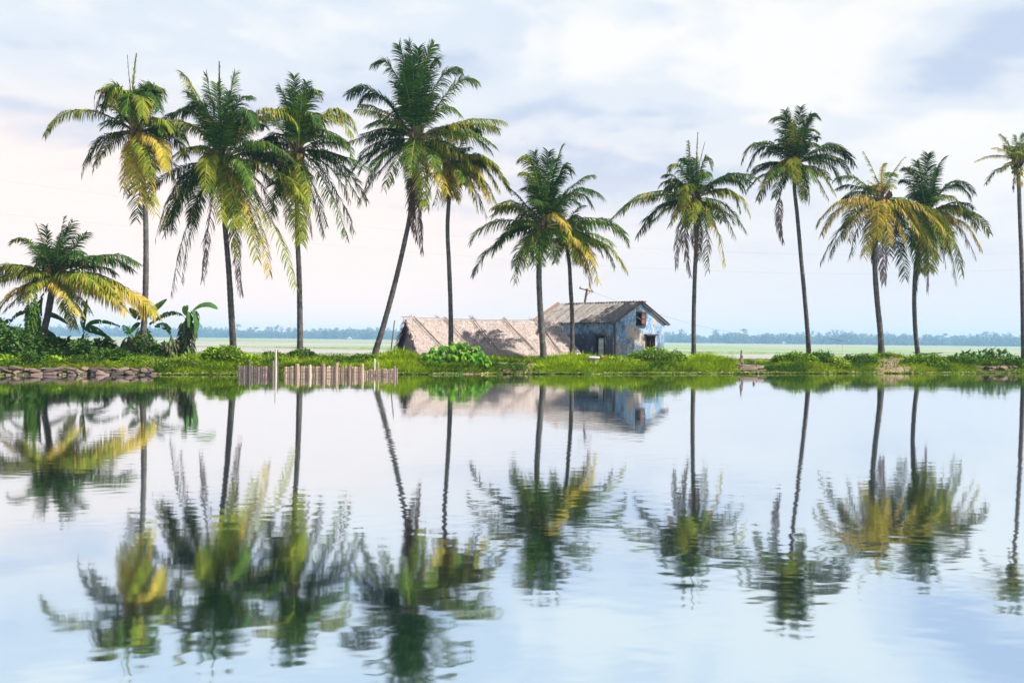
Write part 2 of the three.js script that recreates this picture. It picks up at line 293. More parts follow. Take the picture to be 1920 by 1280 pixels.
palm('coconut palm with straight grey trunk and one long pale frond reaching left', 8, VA, [515, 445], [[262, 668], [270, 600], [273, 500], [272, 400], [268, 340]], [
  [55, 470, 190, 215, 0.4, 2, { leaf: 0.95 }], [255, 615, 310, 420, 1, 0], [300, 650, 340, 410, 1.2, 4, { dry: 0.6 }], [315, 330, 390, 70, 0.4, 2], [350, 345, 420, 60, 1, 1], [400, 330, 440, 110, 1.6, 2], [520, 52, 490, 250, 0.1, 2, { spear: 1, leaf: 0.35 }], [475, 62, 488, 250, 0.1, 1, { spear: 1, leaf: 0.3 }], [555, 380, 560, 120, 2, 2], [668, 280, 600, 100, 0.4, 1], [640, 350, 570, 110, 1.1, 0], [470, 360, 490, 100, 1.9, 1], [590, 250, 540, 120, -0.8, 1],
  [765, 530, 700, 310, 0.2, 1], [700, 450, 640, 300, 0.9, 2], [668, 630, 650, 420, 1.5, 3], [545, 800, 500, 540, 1.6, 3], [450, 730, 480, 520, 1.4, 3], [520, 890, 560, 620, -0.4, 0], [745, 770, 660, 520, -0.6, 0], [605, 800, 610, 560, -0.8, 0], [600, 660, 570, 480, 1.9, 2], [340, 430, 420, 370, 1.1, 0], [310, 330, 300, 200, 0.2, 4, { spear: 1, leaf: 0.3, from: [370, 250] }],
], { gold: 1 });
palm('big full coconut palm with golden fronds and dead pinkish fronds hanging low', 8, VA, [945, 590], [[437, 660], [434, 600], [428, 500], [421, 420], [418, 360]], [
  [745, 150, 860, 250, -0.4, 2], [870, 160, 915, 380, 0.8, 1], [935, 100, 935, 400, 0.3, 1, { spear: 1, leaf: 0.5 }], [1015, 150, 960, 380, 0.4, 1], [920, 200, 940, 420, 1.6, 1], [980, 240, 960, 420, 1.5, 0], [1095, 270, 1000, 230, 0.8, 0], [1085, 430, 1030, 220, 1.5, 0], [800, 240, 880, 380, 0.8, 1], [850, 290, 900, 420, 1.5, 0],
  [615, 420, 830, 200, 0.2, 1], [640, 480, 800, 300, 0.8, 2], [870, 750, 850, 480, 2, 2], [680, 590, 830, 450, 1.2, 2], [615, 985, 690, 600, 0.1, 0], [660, 960, 780, 640, -0.8, 0], [745, 1200, 790, 780, 0.1, 0], [850, 1190, 890, 780, 0.8, 5], [950, 900, 950, 680, 2, 2], [1060, 940, 980, 660, 1.8, 2], [1190, 1165, 1120, 720, 1.2, 3], [1045, 1255, 1010, 880, 0.5, 5], [1335, 430, 1170, 170, 0.4, 2], [1300, 650, 1150, 370, 0.9, 1], [1400, 840, 1250, 560, 0.8, 2], [1235, 880, 1120, 600, -0.4, 0], [1180, 910, 1080, 620, -0.8, 0], [760, 760, 820, 560, 1.2, 0], [1100, 720, 1030, 500, 1.9, 1], [1130, 1090, 1060, 740, 1.4, 2],
], { r0: 0.22, gold: 1 });
palm('slim coconut palm with dark crown right of the big full palm', 8, VA, [1325, 545], [[562, 660], [562, 600], [560, 500], [557, 440]], [
  [1238, 220, 1280, 300, 0.4, 1], [1310, 165, 1320, 350, 0.9, 1], [1370, 195, 1335, 330, 0.9, 0], [1290, 230, 1310, 380, 1.6, 0], [1350, 250, 1335, 400, 1.6, 1], [1438, 270, 1370, 140, 0.4, 1], [1425, 410, 1380, 240, 1.4, 0], [1245, 380, 1270, 280, 1.2, 0], [1600, 470, 1500, 220, 0.4, 2], [1605, 570, 1490, 370, 1, 1], [1700, 640, 1500, 510, 0.3, 0], [1645, 810, 1520, 530, 0, 0], [1575, 975, 1480, 660, 0.9, 0], [1475, 920, 1400, 660, -0.8, 0], [1400, 965, 1370, 740, 0.2, 5], [1345, 1010, 1300, 740, 1.8, 2], [1270, 910, 1270, 680, -0.4, 0], [1150, 720, 1240, 400, -0.8, 1], [1115, 580, 1220, 350, -0.8, 0], [1200, 800, 1260, 560, 0.8, 1], [1390, 800, 1360, 620, 1.6, 2],
], { r1: 0.12 });
palm('tallest coconut palm on a slanting trunk with a broad dark crown', 9, VB, [440, 600], [[703, 664], [716, 620], [738, 540], [757, 460], [769, 400], [777, 330]], [
  [188, 158, 310, 40, 0.3, 0], [335, 42, 400, 250, 0.6, 1], [393, 25, 420, 300, 0.6, 0], [450, 60, 440, 300, 0.9, 0], [542, 45, 450, 120, 0.4, 1], [562, 140, 520, 60, -0.4, 1], [410, 110, 430, 300, 1.9, 0], [360, 200, 400, 350, 1.8, 0], [480, 180, 460, 350, 1.8, 0], [300, 260, 370, 330, 1.3, 0], [698, 190, 560, 130, 0, 1], [795, 262, 680, 150, 0.4, 1], [560, 330, 520, 330, 1.6, 0], [695, 460, 600, 300, 1.4, 1], [35, 340, 170, 170, 0, 0], [85, 420, 250, 420, 0.5, 2], [150, 520, 270, 420, 1.3, 1], [35, 620, 250, 520, 0.3, 0], [45, 800, 200, 590, 0, 0], [95, 970, 240, 720, 0.4, 5], [280, 880, 360, 610, 1.4, 2], [385, 800, 410, 620, 1.9, 2], [625, 915, 530, 700, 1.4, 3], [480, 980, 480, 740, 1.5, 2], [160, 760, 280, 620, 0.8, 1],
  [415, 1110, 415, 900, 0.25, 4, { from: [425, 780] }], [475, 1255, 450, 980, 0.3, 4, { from: [425, 760] }], [440, 1190, 400, 960, 0.35, 4, { from: [420, 780] }], [455, 1050, 470, 900, 0.5, 4, { from: [430, 760] }], [955, 495, 760, 430, 0, 2], [875, 670, 750, 490, 0.9, 2], [820, 820, 700, 620, 0.8, 2], [560, 780, 520, 620, 1.9, 1],
], { r0: 0.21, heart: 0.36 });
palm('thin coconut palm standing before the thatched hut with yellowish crown', 8, VB, [645, 780], [[845, 660], [845, 590], [842, 500], [839, 430], [842, 370]], [
  [965, 860, 830, 560, 0.4, 2], [875, 970, 800, 720, 0.9, 3], [995, 890, 850, 640, -0.2, 2], [800, 1015, 760, 800, 0.9, 2], [685, 945, 680, 840, 0.8, 3], [490, 960, 560, 740, 0.8, 3], [640, 540, 640, 680, 0.8, 2], [745, 550, 700, 600, 0.4, 1], [835, 830, 750, 660, 1.2, 3], [560, 640, 600, 660, 0.8, 2], [590, 985, 610, 830, 0.4, 3], [700, 860, 680, 700, 1.8, 2], [870, 760, 760, 600, 0.9, 2], [770, 900, 720, 720, 1.4, 3],
], { r0: 0.16, r1: 0.115, back: 8, gold: 1 });
palm('stout coconut palm rooted at the water edge in front of the hut', 4.4, VC, [640, 760], [[1021, 682], [1016, 620], [1012, 560], [1011, 500]], [
  [435, 175, 580, 20, 0.4, 2], [560, 110, 600, 350, 0.8, 1], [680, 105, 640, 380, 0.9, 0], [793, 60, 690, 330, 0.3, 1], [730, 170, 670, 400, 1.5, 0], [560, 260, 610, 420, 1.7, 1], [878, 310, 800, 60, 0.4, 0], [840, 220, 730, 300, 0.2, 0], [440, 290, 570, 260, 0.9, 2], [440, 430, 580, 350, 1.4, 0], [500, 540, 600, 450, 1.7, 0], [1058, 310, 850, 350, 0, 1], [1055, 580, 890, 280, 0.9, 1], [950, 560, 820, 420, 1.4, 0], [305, 380, 480, 560, 0, 0], [190, 600, 390, 420, 0.7, 2], [5, 885, 180, 590, 0.3, 1], [25, 1165, 220, 780, 0.3, 0], [395, 1240, 470, 820, 1.2, 2], [620, 1090, 590, 830, 1.9, 1], [705, 1030, 690, 790, 1.5, 1], [870, 830, 780, 540, 1.9, 3], [1340, 835, 1190, 570, 0, 1], [340, 800, 440, 640, 1.4, 1], [480, 1100, 530, 820, 1.7, 2],
], { r0: 0.2, r1: 0.15, heart: 0.34 });
palm('slender pale coconut palm between the hut and the blue house', 8.5, VC, [810, 840], [[1073, 668], [1073, 600], [1070, 540], [1066, 480]], [
  [1255, 1100, 1130, 780, 0.4, 2], [1115, 1240, 1000, 860, 1.2, 3], [1050, 1300, 970, 920, 0.6, 3], [900, 1090, 850, 880, 0.2, 1], [990, 570, 870, 600, -0.6, 0], [770, 560, 790, 640, -0.4, 0], [1010, 730, 900, 700, 0.6, 1], [1180, 960, 1040, 780, 0.9, 2], [960, 1080, 900, 840, 1.5, 2], [720, 1000, 750, 860, 0.4, 1], [640, 960, 720, 820, -0.4, 1], [1090, 1080, 990, 830, 1.4, 3],
], { r0: 0.15, r1: 0.12, back: 6 });
palm('coconut palm right of the blue house with dead fronds along its trunk', 9, VD, [690, 590], [[1301, 668], [1301, 600], [1303, 520], [1306, 440]], [
  [445, 340, 520, 120, 0.4, 2], [555, 240, 610, 180, 0.3, 0], [620, 60, 640, 300, 0.3, 2, { leaf: 0.5 }], [706, -10, 685, 300, 0.1, 3, { spear: 1, leaf: 0.25 }], [770, 70, 700, 300, 0.1, 3, { spear: 1, leaf: 0.25 }], [600, 220, 650, 380, 1.3, 0], [680, 220, 680, 400, 1.4, 1], [838, 310, 750, 40, 0.4, 1], [820, 410, 750, 220, 1.4, 1], [750, 350, 720, 400, 1.8, 1], [355, 490, 470, 300, 0.3, 0], [35, 700, 230, 390, 0.3, 2], [220, 880, 330, 540, 0.2, 0], [600, 640, 590, 290, 1.9, 2], [465, 800, 560, 560, 1.2, 3], [1110, 510, 980, 220, 0.4, 0], [1250, 410, 980, 240, -0.3, 0], [1172, 735, 1090, 390, 0.7, 2], [1045, 940, 910, 570, 0.5, 2], [950, 1180, 890, 720, 0.8, 3], [810, 820, 770, 630, 1.5, 1], [560, 790, 600, 570, 1.9, 2], [660, 780, 660, 600, 1.9, 2],
  [515, 1200, 500, 850, 0.3, 5, { from: [590, 700] }], [640, 1260, 560, 900, 0.3, 4, { from: [610, 700] }], [710, 1130, 730, 880, 0.35, 4, { from: [690, 700] }], [690, 1050, 660, 880, 0.35, 4, { from: [680, 720] }],
], { r0: 0.17, gold: 1, nuts: 7 });
palm('tall thin coconut palm with one detached dead frond dangling left', 12, VE, [865, 325], [[1517, 664], [1513, 600], [1504, 500], [1495, 400], [1490, 350]], [
  [615, 310, 690, 110, 0.2, 1], [752, 112, 850, 40, 0.4, 1], [820, 65, 855, 180, 0.6, 0], [890, 50, 880, 180, 0.7, 0], [975, 100, 910, 30, 0.3, 0], [940, 80, 890, 160, 0.9, 0], [780, 150, 840, 170, 1.2, 0], [850, 120, 870, 200, 1.8, 2], [910, 140, 890, 210, 1.8, 0], [975, 170, 920, 110, 0.9, 1], [985, 245, 930, 160, 1.4, 0], [745, 240, 810, 180, 1.3, 0], [1142, 320, 1060, 150, 0.2, 0], [1120, 350, 1040, 210, 0.6, 0], [1085, 420, 1040, 250, 0.6, 1], [1018, 480, 960, 320, 0.9, 2], [640, 395, 740, 260, 0.2, 0], [710, 420, 770, 260, 0.7, 3], [860, 400, 830, 220, 1.9, 2], [905, 490, 925, 370, 0.8, 2], [800, 430, 820, 330, 0.8, 0], [960, 400, 920, 290, 1.8, 1], [760, 380, 810, 280, 1.6, 1], [810, 675, 770, 560, 0.2, 5, { from: [802, 428] }],
], { r0: 0.19, r1: 0.13 });
palm('ragged coconut palm with rusty golden fronds and a bare broken top', 6, VE, [1265, 475], [[1654, 676], [1652, 630], [1645, 560], [1641, 490], [1645, 430]], [
  [1180, 255, 1230, 330, 0, 2, { gap: 0.3, leaf: 0.5 }], [1285, 310, 1250, 320, 0.2, 3, { leaf: 0.4 }], [1375, 280, 1310, 340, 0, 2, { leaf: 0.5, gap: 0.15 }], [1120, 445, 1190, 370, 0.2, 1, { leaf: 0.5 }], [1200, 390, 1230, 400, 0.6, 3, { leaf: 0.5, gap: 0.3 }], [1330, 420, 1300, 400, 0.6, 3, { leaf: 0.5, gap: 0.3 }], [985, 640, 1080, 450, 0.4, 3], [1025, 740, 1090, 550, 0.2, 0], [1115, 750, 1150, 550, 0, 0], [1190, 720, 1220, 530, 1.4, 3], [1300, 680, 1280, 510, 1.9, 3], [1385, 690, 1340, 530, 1.2, 3], [1560, 635, 1450, 460, 0.7, 3], [1505, 730, 1410, 510, 0.9, 3], [1275, 865, 1270, 680, 0.3, 5], [1215, 770, 1220, 630, 0, 0], [1345, 740, 1320, 580, -0.8, 0], [1445, 810, 1390, 590, -0.3, 0], [1250, 640, 1240, 500, 1.9, 3], [1080, 660, 1140, 500, 0.9, 3], [1440, 640, 1370, 500, 1.5, 3],
], { r0: 0.22, r1: 0.15, heart: 0.45, back: 5 });
palm('green coconut palm just behind the ragged golden one', 9, VE, [1475, 545], [[1722, 670], [1717, 620], [1715, 560], [1718, 500]], [
  [1365, 330, 1430, 350, 0.2, 1], [1425, 300, 1450, 390, 0.8, 1], [1480, 265, 1470, 380, 0.7, 0], [1558, 285, 1490, 330, 0.3, 0], [1520, 330, 1490, 420, 1.4, 0], [1440, 400, 1460, 440, 1.6, 0], [1692, 450, 1600, 300, 0.1, 0], [1635, 520, 1570, 390, 0.8, 2], [1765, 635, 1660, 450, 0.3, 2], [1700, 750, 1630, 540, 0.4, 3], [1612, 860, 1580, 610, 0.5, 2], [1645, 770, 1580, 580, 1, 2], [1480, 900, 1470, 690, 0.2, 5], [1425, 890, 1430, 710, 0.1, 4], [1505, 810, 1490, 640, 1.5, 2], [1400, 480, 1430, 410, 0.8, 0], [1560, 700, 1530, 580, 1.7, 2], [1550, 480, 1510, 440, 1.5, 1], [1450, 820, 1450, 660, 0.9, 2],
], { r0: 0.18, r1: 0.13 });
palm('coconut palm at the right edge with a small sparse crown', 5, VE, [1893, 315], [[1921, 674], [1919, 600], [1917, 500], [1913, 400], [1911, 340]], [
  [1692, 305, 1800, 240, 0.2, 3, { leaf: 0.45 }], [1812, 175, 1850, 210, 0.3, 2, { leaf: 0.5 }], [1772, 240, 1830, 230, 0.5, 3, { leaf: 0.5 }], [1880, 180, 1890, 230, 0.4, 2, { leaf: 0.5 }], [1920, 170, 1900, 230, 0.6, 1, { leaf: 0.5 }], [1812, 355, 1850, 290, 0.6, 3, { leaf: 0.5 }], [1872, 445, 1875, 370, 0.3, 4, { leaf: 0.5 }], [2010, 250, 1950, 200, 0.2, 1, { leaf: 0.6 }], [2060, 340, 1980, 240, 0.1, 2, { leaf: 0.6 }], [1990, 410, 1950, 300, 0.4, 3, { leaf: 0.5 }], [1905, 260, 1890, 240, 1.4, 2, { leaf: 0.5 }], [1850, 270, 1870, 240, 1.2, 1, { leaf: 0.5 }], [1905, 420, 1910, 350, 0.8, 3, { leaf: 0.5 }],
], { r0: 0.18, r1: 0.13, back: 4 });
// ---------- the blue house ----------
(function house() {
  const d = 67.5, corner = at(1153, 668, d), TH = 50 * Math.PI / 180, L = 8.2, W = 5.0, EV = 3.2, RG = 4.55;
  const X = V(Math.cos(TH), 0, Math.sin(TH)), Z = V(-Math.sin(TH), 0, Math.cos(TH));
  const c = corner.clone().addScaledVector(X, -L / 2).addScaledVector(Z, -W / 2); c.y = 0.35;
  const h = thing('blue_house', c, 'small blue washed house with stained walls and a grey ribbed roof', 'house');
  h.rotation.y = -TH; const Y0 = -0.5, ev = EV - c.y, rg = RG - c.y;
  // lime wash over plaster: blue paint, worn beige patches, black mould and drips
  const wall = (seedn, warmth, mould) => tex(512, 512, (u, v) => {
    const x = u * 8, y = v * 5, big = fbm(x * 0.5 + seedn, y * 0.5, seedn, 5), mid = fbm(x * 1.6, y * 1.1 + seedn, seedn + 3, 5), fine = fbm(x * 7, y * 7, seedn + 6, 4), drip = fbm(x * 3.2 + 0.35 * fine, y * 0.9, seedn + 9, 5);
    let col = mix3([0.085, 0.21, 0.39], [0.38, 0.47, 0.55], sstep(-0.25, 0.35, big * 0.6 + mid * 0.7 + fine * 0.7));
    col = mix3(col, [0.36, 0.31, 0.27], sstep(0.02, 0.16, big + warmth + fine * 0.25 - Math.abs(y - 1.2) * 0.10));
    col = mix3(col, [0.045, 0.05, 0.075], 0.85 * sstep(-0.02, 0.3, mid * 0.9 + drip * 0.3 - big * 0.5 + fine * 0.5 + mould * (sstep(2.3, 1.2, y + mid) )));
    col = mix3(col, [0.55, 0.56, 0.56], 0.5 * sstep(0.22, 0.34, drip - mid * 0.5 + fine * 0.3));
    return toS(col);
  }, true);
  const mk = (t) => { t.repeat.set(1 / 8, 1 / 5); return std({ map: t, bumpMap: t, bumpScale: 0.01, roughness: 0.92 }); };
  const mGable = mk(wall(2.3, 0.05, 0.12)), mSide = mk(wall(7.7, -0.16, 0.75));
  const hole = (s, x0, x1, y0, y1) => { const p = new THREE.Path(); p.moveTo(x0, y0); p.lineTo(x0, y1); p.lineTo(x1, y1); p.lineTo(x1, y0); p.closePath(); s.holes.push(p); };
  const ext = (s, t = 0.2) => new THREE.ExtrudeGeometry(s, { depth: t, bevelEnabled: false });
  const gable = (holes) => { const s = new THREE.Shape(); s.moveTo(0, Y0); s.lineTo(W, Y0); s.lineTo(W, ev); s.lineTo(W / 2, rg); s.lineTo(0, ev); s.closePath(); holes.forEach((q) => hole(s, ...q)); return ext(s); };
  const long = (holes) => { const s = new THREE.Shape(); s.moveTo(0, Y0); s.lineTo(L - 0.42, Y0); s.lineTo(L - 0.42, ev); s.lineTo(0, ev); s.closePath(); holes.forEach((q) => hole(s, ...q)); return ext(s); };
  const y = (v) => v - c.y, wood = std({ color: RGB(0.045, 0.03, 0.026), roughness: 0.8 }), red = std({ color: RGB(0.17, 0.055, 0.045), roughness: 0.75 });
  // gable at +x: shape x runs from the near corner (+z) to the far one
  const g1 = part('gable_wall', gable([[0.415 * W, 0.60 * W, y(2.95), y(3.82)], [0.605 * W, 0.805 * W, y(1.05), y(2.22)]]), mGable, h); g1.rotation.y = Math.PI / 2; g1.position.set(L / 2 - 0.2, 0, W / 2);
  const g2 = part('gable_wall', gable([]), mSide, h); g2.rotation.y = Math.PI / 2; g2.position.set(-L / 2, 0, W / 2);
  const s1 = part('side_wall', long([[L - 0.21 - 1.86, L - 0.21 - 0.98, y(0.72), y(2.12)]]), mSide, h); s1.position.set(-L / 2 + 0.21, 0, W / 2 - 0.203);
  const s2 = part('side_wall', long([[0.18, 1.55, y(0.5), y(2.3)]]), mSide, h); s2.position.set(-L / 2 + 0.21, 0, -W / 2 + 0.003);
  const bx = (a, b, e) => new THREE.BoxGeometry(a, b, e);
  const put = (name, g, m, par, px, py, pz, ry = 0) => { const o = part(name, g, m, par, V(px, py, pz)); o.rotation.y = ry; return o; };
  const zAt = (f) => W / 2 - f * W, gx = L / 2;
  // upper window: one shutter shut, the other side open and dark
  const uw = put('window', bx(0.10, 0.06, 0.99), wood, h, gx + 0.02, y(3.85), zAt(0.5075));
  put('sill', bx(0.14, 0.05, 0.99), wood, uw, 0.02, -0.925, 0); put('frame', bx(0.09, 0.86, 0.05), wood, uw, 0, -0.46, 0.455); put('frame', bx(0.09, 0.86, 0.05), wood, uw, 0, -0.46, -0.455);
  put('shutter', bx(0.04, 0.84, 0.40), red, uw, 0.015, -0.46, -0.225, 0.06); for (const k of [0.12, 0.46, 0.8]) put('batten', bx(0.025, 0.05, 0.38), wood, uw, 0.05, -k, -0.225, 0.06);
  // lower window: dark lintel board, bars, one mullion
  const lw = put('window', bx(0.26, 0.10, 1.22), wood, h, gx + 0.1, y(2.29), zAt(0.705));
  put('frame', bx(0.09, 1.15, 0.06), wood, lw, -0.1, -0.62, 0.47); put('frame', bx(0.09, 1.15, 0.06), wood, lw, -0.1, -0.62, -0.47); put('mullion', bx(0.06, 1.15, 0.05), wood, lw, -0.12, -0.62, 0);
  for (let k = -3; k <= 3; k++) if (k) put('bar', new THREE.CylinderGeometry(0.009, 0.009, 1.12, 6), wood, lw, -0.13, -0.62, k * 0.125);
  const dw = put('door_frame', bx(1.0, 0.14, 0.28), wood, h, gx - 1.42, y(2.19), W / 2 - 0.08);
  put('jamb', bx(0.06, 1.4, 0.26), wood, dw, 0.41, -0.77, 0); put('jamb', bx(0.06, 1.4, 0.26), wood, dw, -0.41, -0.77, 0);
  const slatMats = [[0.55, 0.72, 0.74], [0.80, 0.82, 0.80], [0.74, 0.66, 0.56], [0.42, 0.64, 0.68]].map((q) => std({ color: RGB(...q), roughness: 0.5 }));
  for (let k = 0; k < 9; k++) { const sl = put('louvre_slat', bx(0.58, 0.155, 0.015), slatMats[[3, 1, 0, 2, 1, 3, 2, 1, 0][k]], dw, 0.08, -0.24 - k * 0.145, 0.0); sl.rotation.x = -0.5; }
  put('corner_post', bx(0.09, ev + 0.5, 0.09), std({ color: RGB(0.06, 0.07, 0.09), roughness: 0.9 }), h, gx + 0.02, ev / 2 - 0.28, W / 2 + 0.03);
  // roof: ribbed sheets, one by one, from ridge to eave on both sides
  const slope = Math.hypot(W / 2, rg - ev), ang = Math.atan2(rg - ev, W / 2), over = 0.38, run = slope + over, n = 15, wS = (L + 0.34) / n;
  const sheet = (() => { const p = [], uv = [], idx = [], NX = 16, NY = 4; for (let j = 0; j <= NY; j++) for (let k = 0; k <= NX; k++) { const u = k / NX; p.push(u * wS * 1.06, 0.035 * Math.cos(u * Math.PI * 4) - 0.006 * j / NY, j / NY * run); uv.push(u * 0.5, j / NY * run / 4); }
    for (let j = 0; j < NY; j++) for (let k = 0; k < NX; k++) { const a = j * (NX + 1) + k; idx.push(a, a + NX + 1, a + 1, a + 1, a + NX + 1, a + NX + 2); }
    const g = new THREE.BufferGeometry(); g.setAttribute('position', new THREE.Float32BufferAttribute(p, 3)); g.setAttribute('uv', new THREE.Float32BufferAttribute(uv, 2)); g.setIndex(idx); g.computeVertexNormals(); return g; })();
  const sheetMats = [0, 1, 2, 3].map((k) => std({ side: THREE.DoubleSide, roughness: 0.9, map: tex(64, 256, (u, v) => { const q = fbm(u * 3 + k * 5, v * 9, k, 4), w = fbm(u * 9, v * 3 + k, k + 5, 3); return toS(mix3(mix3([0.10, 0.088, 0.082], [0.225, 0.20, 0.182], sstep(-0.35, 0.3, q)), [0.07, 0.06, 0.055], 0.7 * sstep(0.1, 0.35, w + q * 0.3))); }, true) }));
  const roof = put('roof', bx(L + 0.3, 0.08, 0.1), wood, h, 0, rg - 0.03, 0);
  for (const sg of [1, -1]) for (let k = 0; k < n; k++) { const m = part('roof_sheet', sheet, sheetMats[Math.floor(rnd() * 4)], roof); m.rotation.order = 'YXZ'; m.rotation.y = sg > 0 ? 0 : Math.PI; m.rotation.x = ang + rr(-0.006, 0.006); m.position.set(sg * (-(L + 0.34) / 2 + k * wS), 0.11 + (k % 2) * 0.012, 0); }
  // ridge tiles, overlapping, uneven
  const capGeo = (r, l) => { const g = new THREE.CylinderGeometry(r * 0.86, r, l, 10, 1, false, 0, Math.PI); g.rotateZ(Math.PI / 2); g.rotateX(Math.PI); return g; };
  const clay = [std({ color: RGB(0.16, 0.075, 0.06), roughness: 0.9, side: THREE.DoubleSide }), std({ color: RGB(0.11, 0.06, 0.055), roughness: 0.9, side: THREE.DoubleSide }), std({ color: RGB(0.20, 0.10, 0.075), roughness: 0.9, side: THREE.DoubleSide })], cg = capGeo(0.15, 0.5);
  for (let k = 0; k < 18; k++) { const m = part('ridge_tile', cg, clay[k % 3], roof, V(-L / 2 + 1.05 + k * 0.43, 0.1 + rr(-0.012, 0.012), rr(-0.02, 0.02))); m.rotation.x = Math.PI + rr(-0.08, 0.08); m.rotation.z = rr(-0.03, 0.05); m.rotation.y = rr(-0.03, 0.03); m.rotation.x = rr(-0.08, 0.08); }
  // capping down the far left verge, rafters and barge boards at the gable
  const cap = part('verge_cap', new THREE.CylinderGeometry(0.13, 0.15, run, 10), std({ color: RGB(0.17, 0.10, 0.075), roughness: 0.9 }), roof, V(-L / 2 - 0.2, 0.1 - Math.sin(ang) * run / 2, Math.cos(ang) * run / 2)); cap.rotation.x = Math.PI / 2 + ang;
  for (const sg of [1, -1]) { const b = part('barge_board', bx(0.05, 0.16, run), std({ color: RGB(0.07, 0.06, 0.06), roughness: 0.85 }), roof, V(L / 2 + 0.1, 0.02 - Math.sin(ang) * run / 2, sg * Math.cos(ang) * run / 2)); b.rotation.x = sg * ang; }
  for (let k = 0; k < 9; k++) { const q = part('rafter_end', bx(0.07, 0.1, 0.4), wood, roof, V(-L / 2 + 0.3 + k * (L - 0.6) / 8, 0.03 - Math.sin(ang) * (run - 0.25), Math.cos(ang) * (run - 0.25))); q.rotation.x = ang; }
  put('eave_beam', bx(0.12, 0.12, 0.9), wood, roof, L / 2 - 0.1, -Math.sin(ang) * run + 0.06, -Math.cos(ang) * run + 0.1);
})();

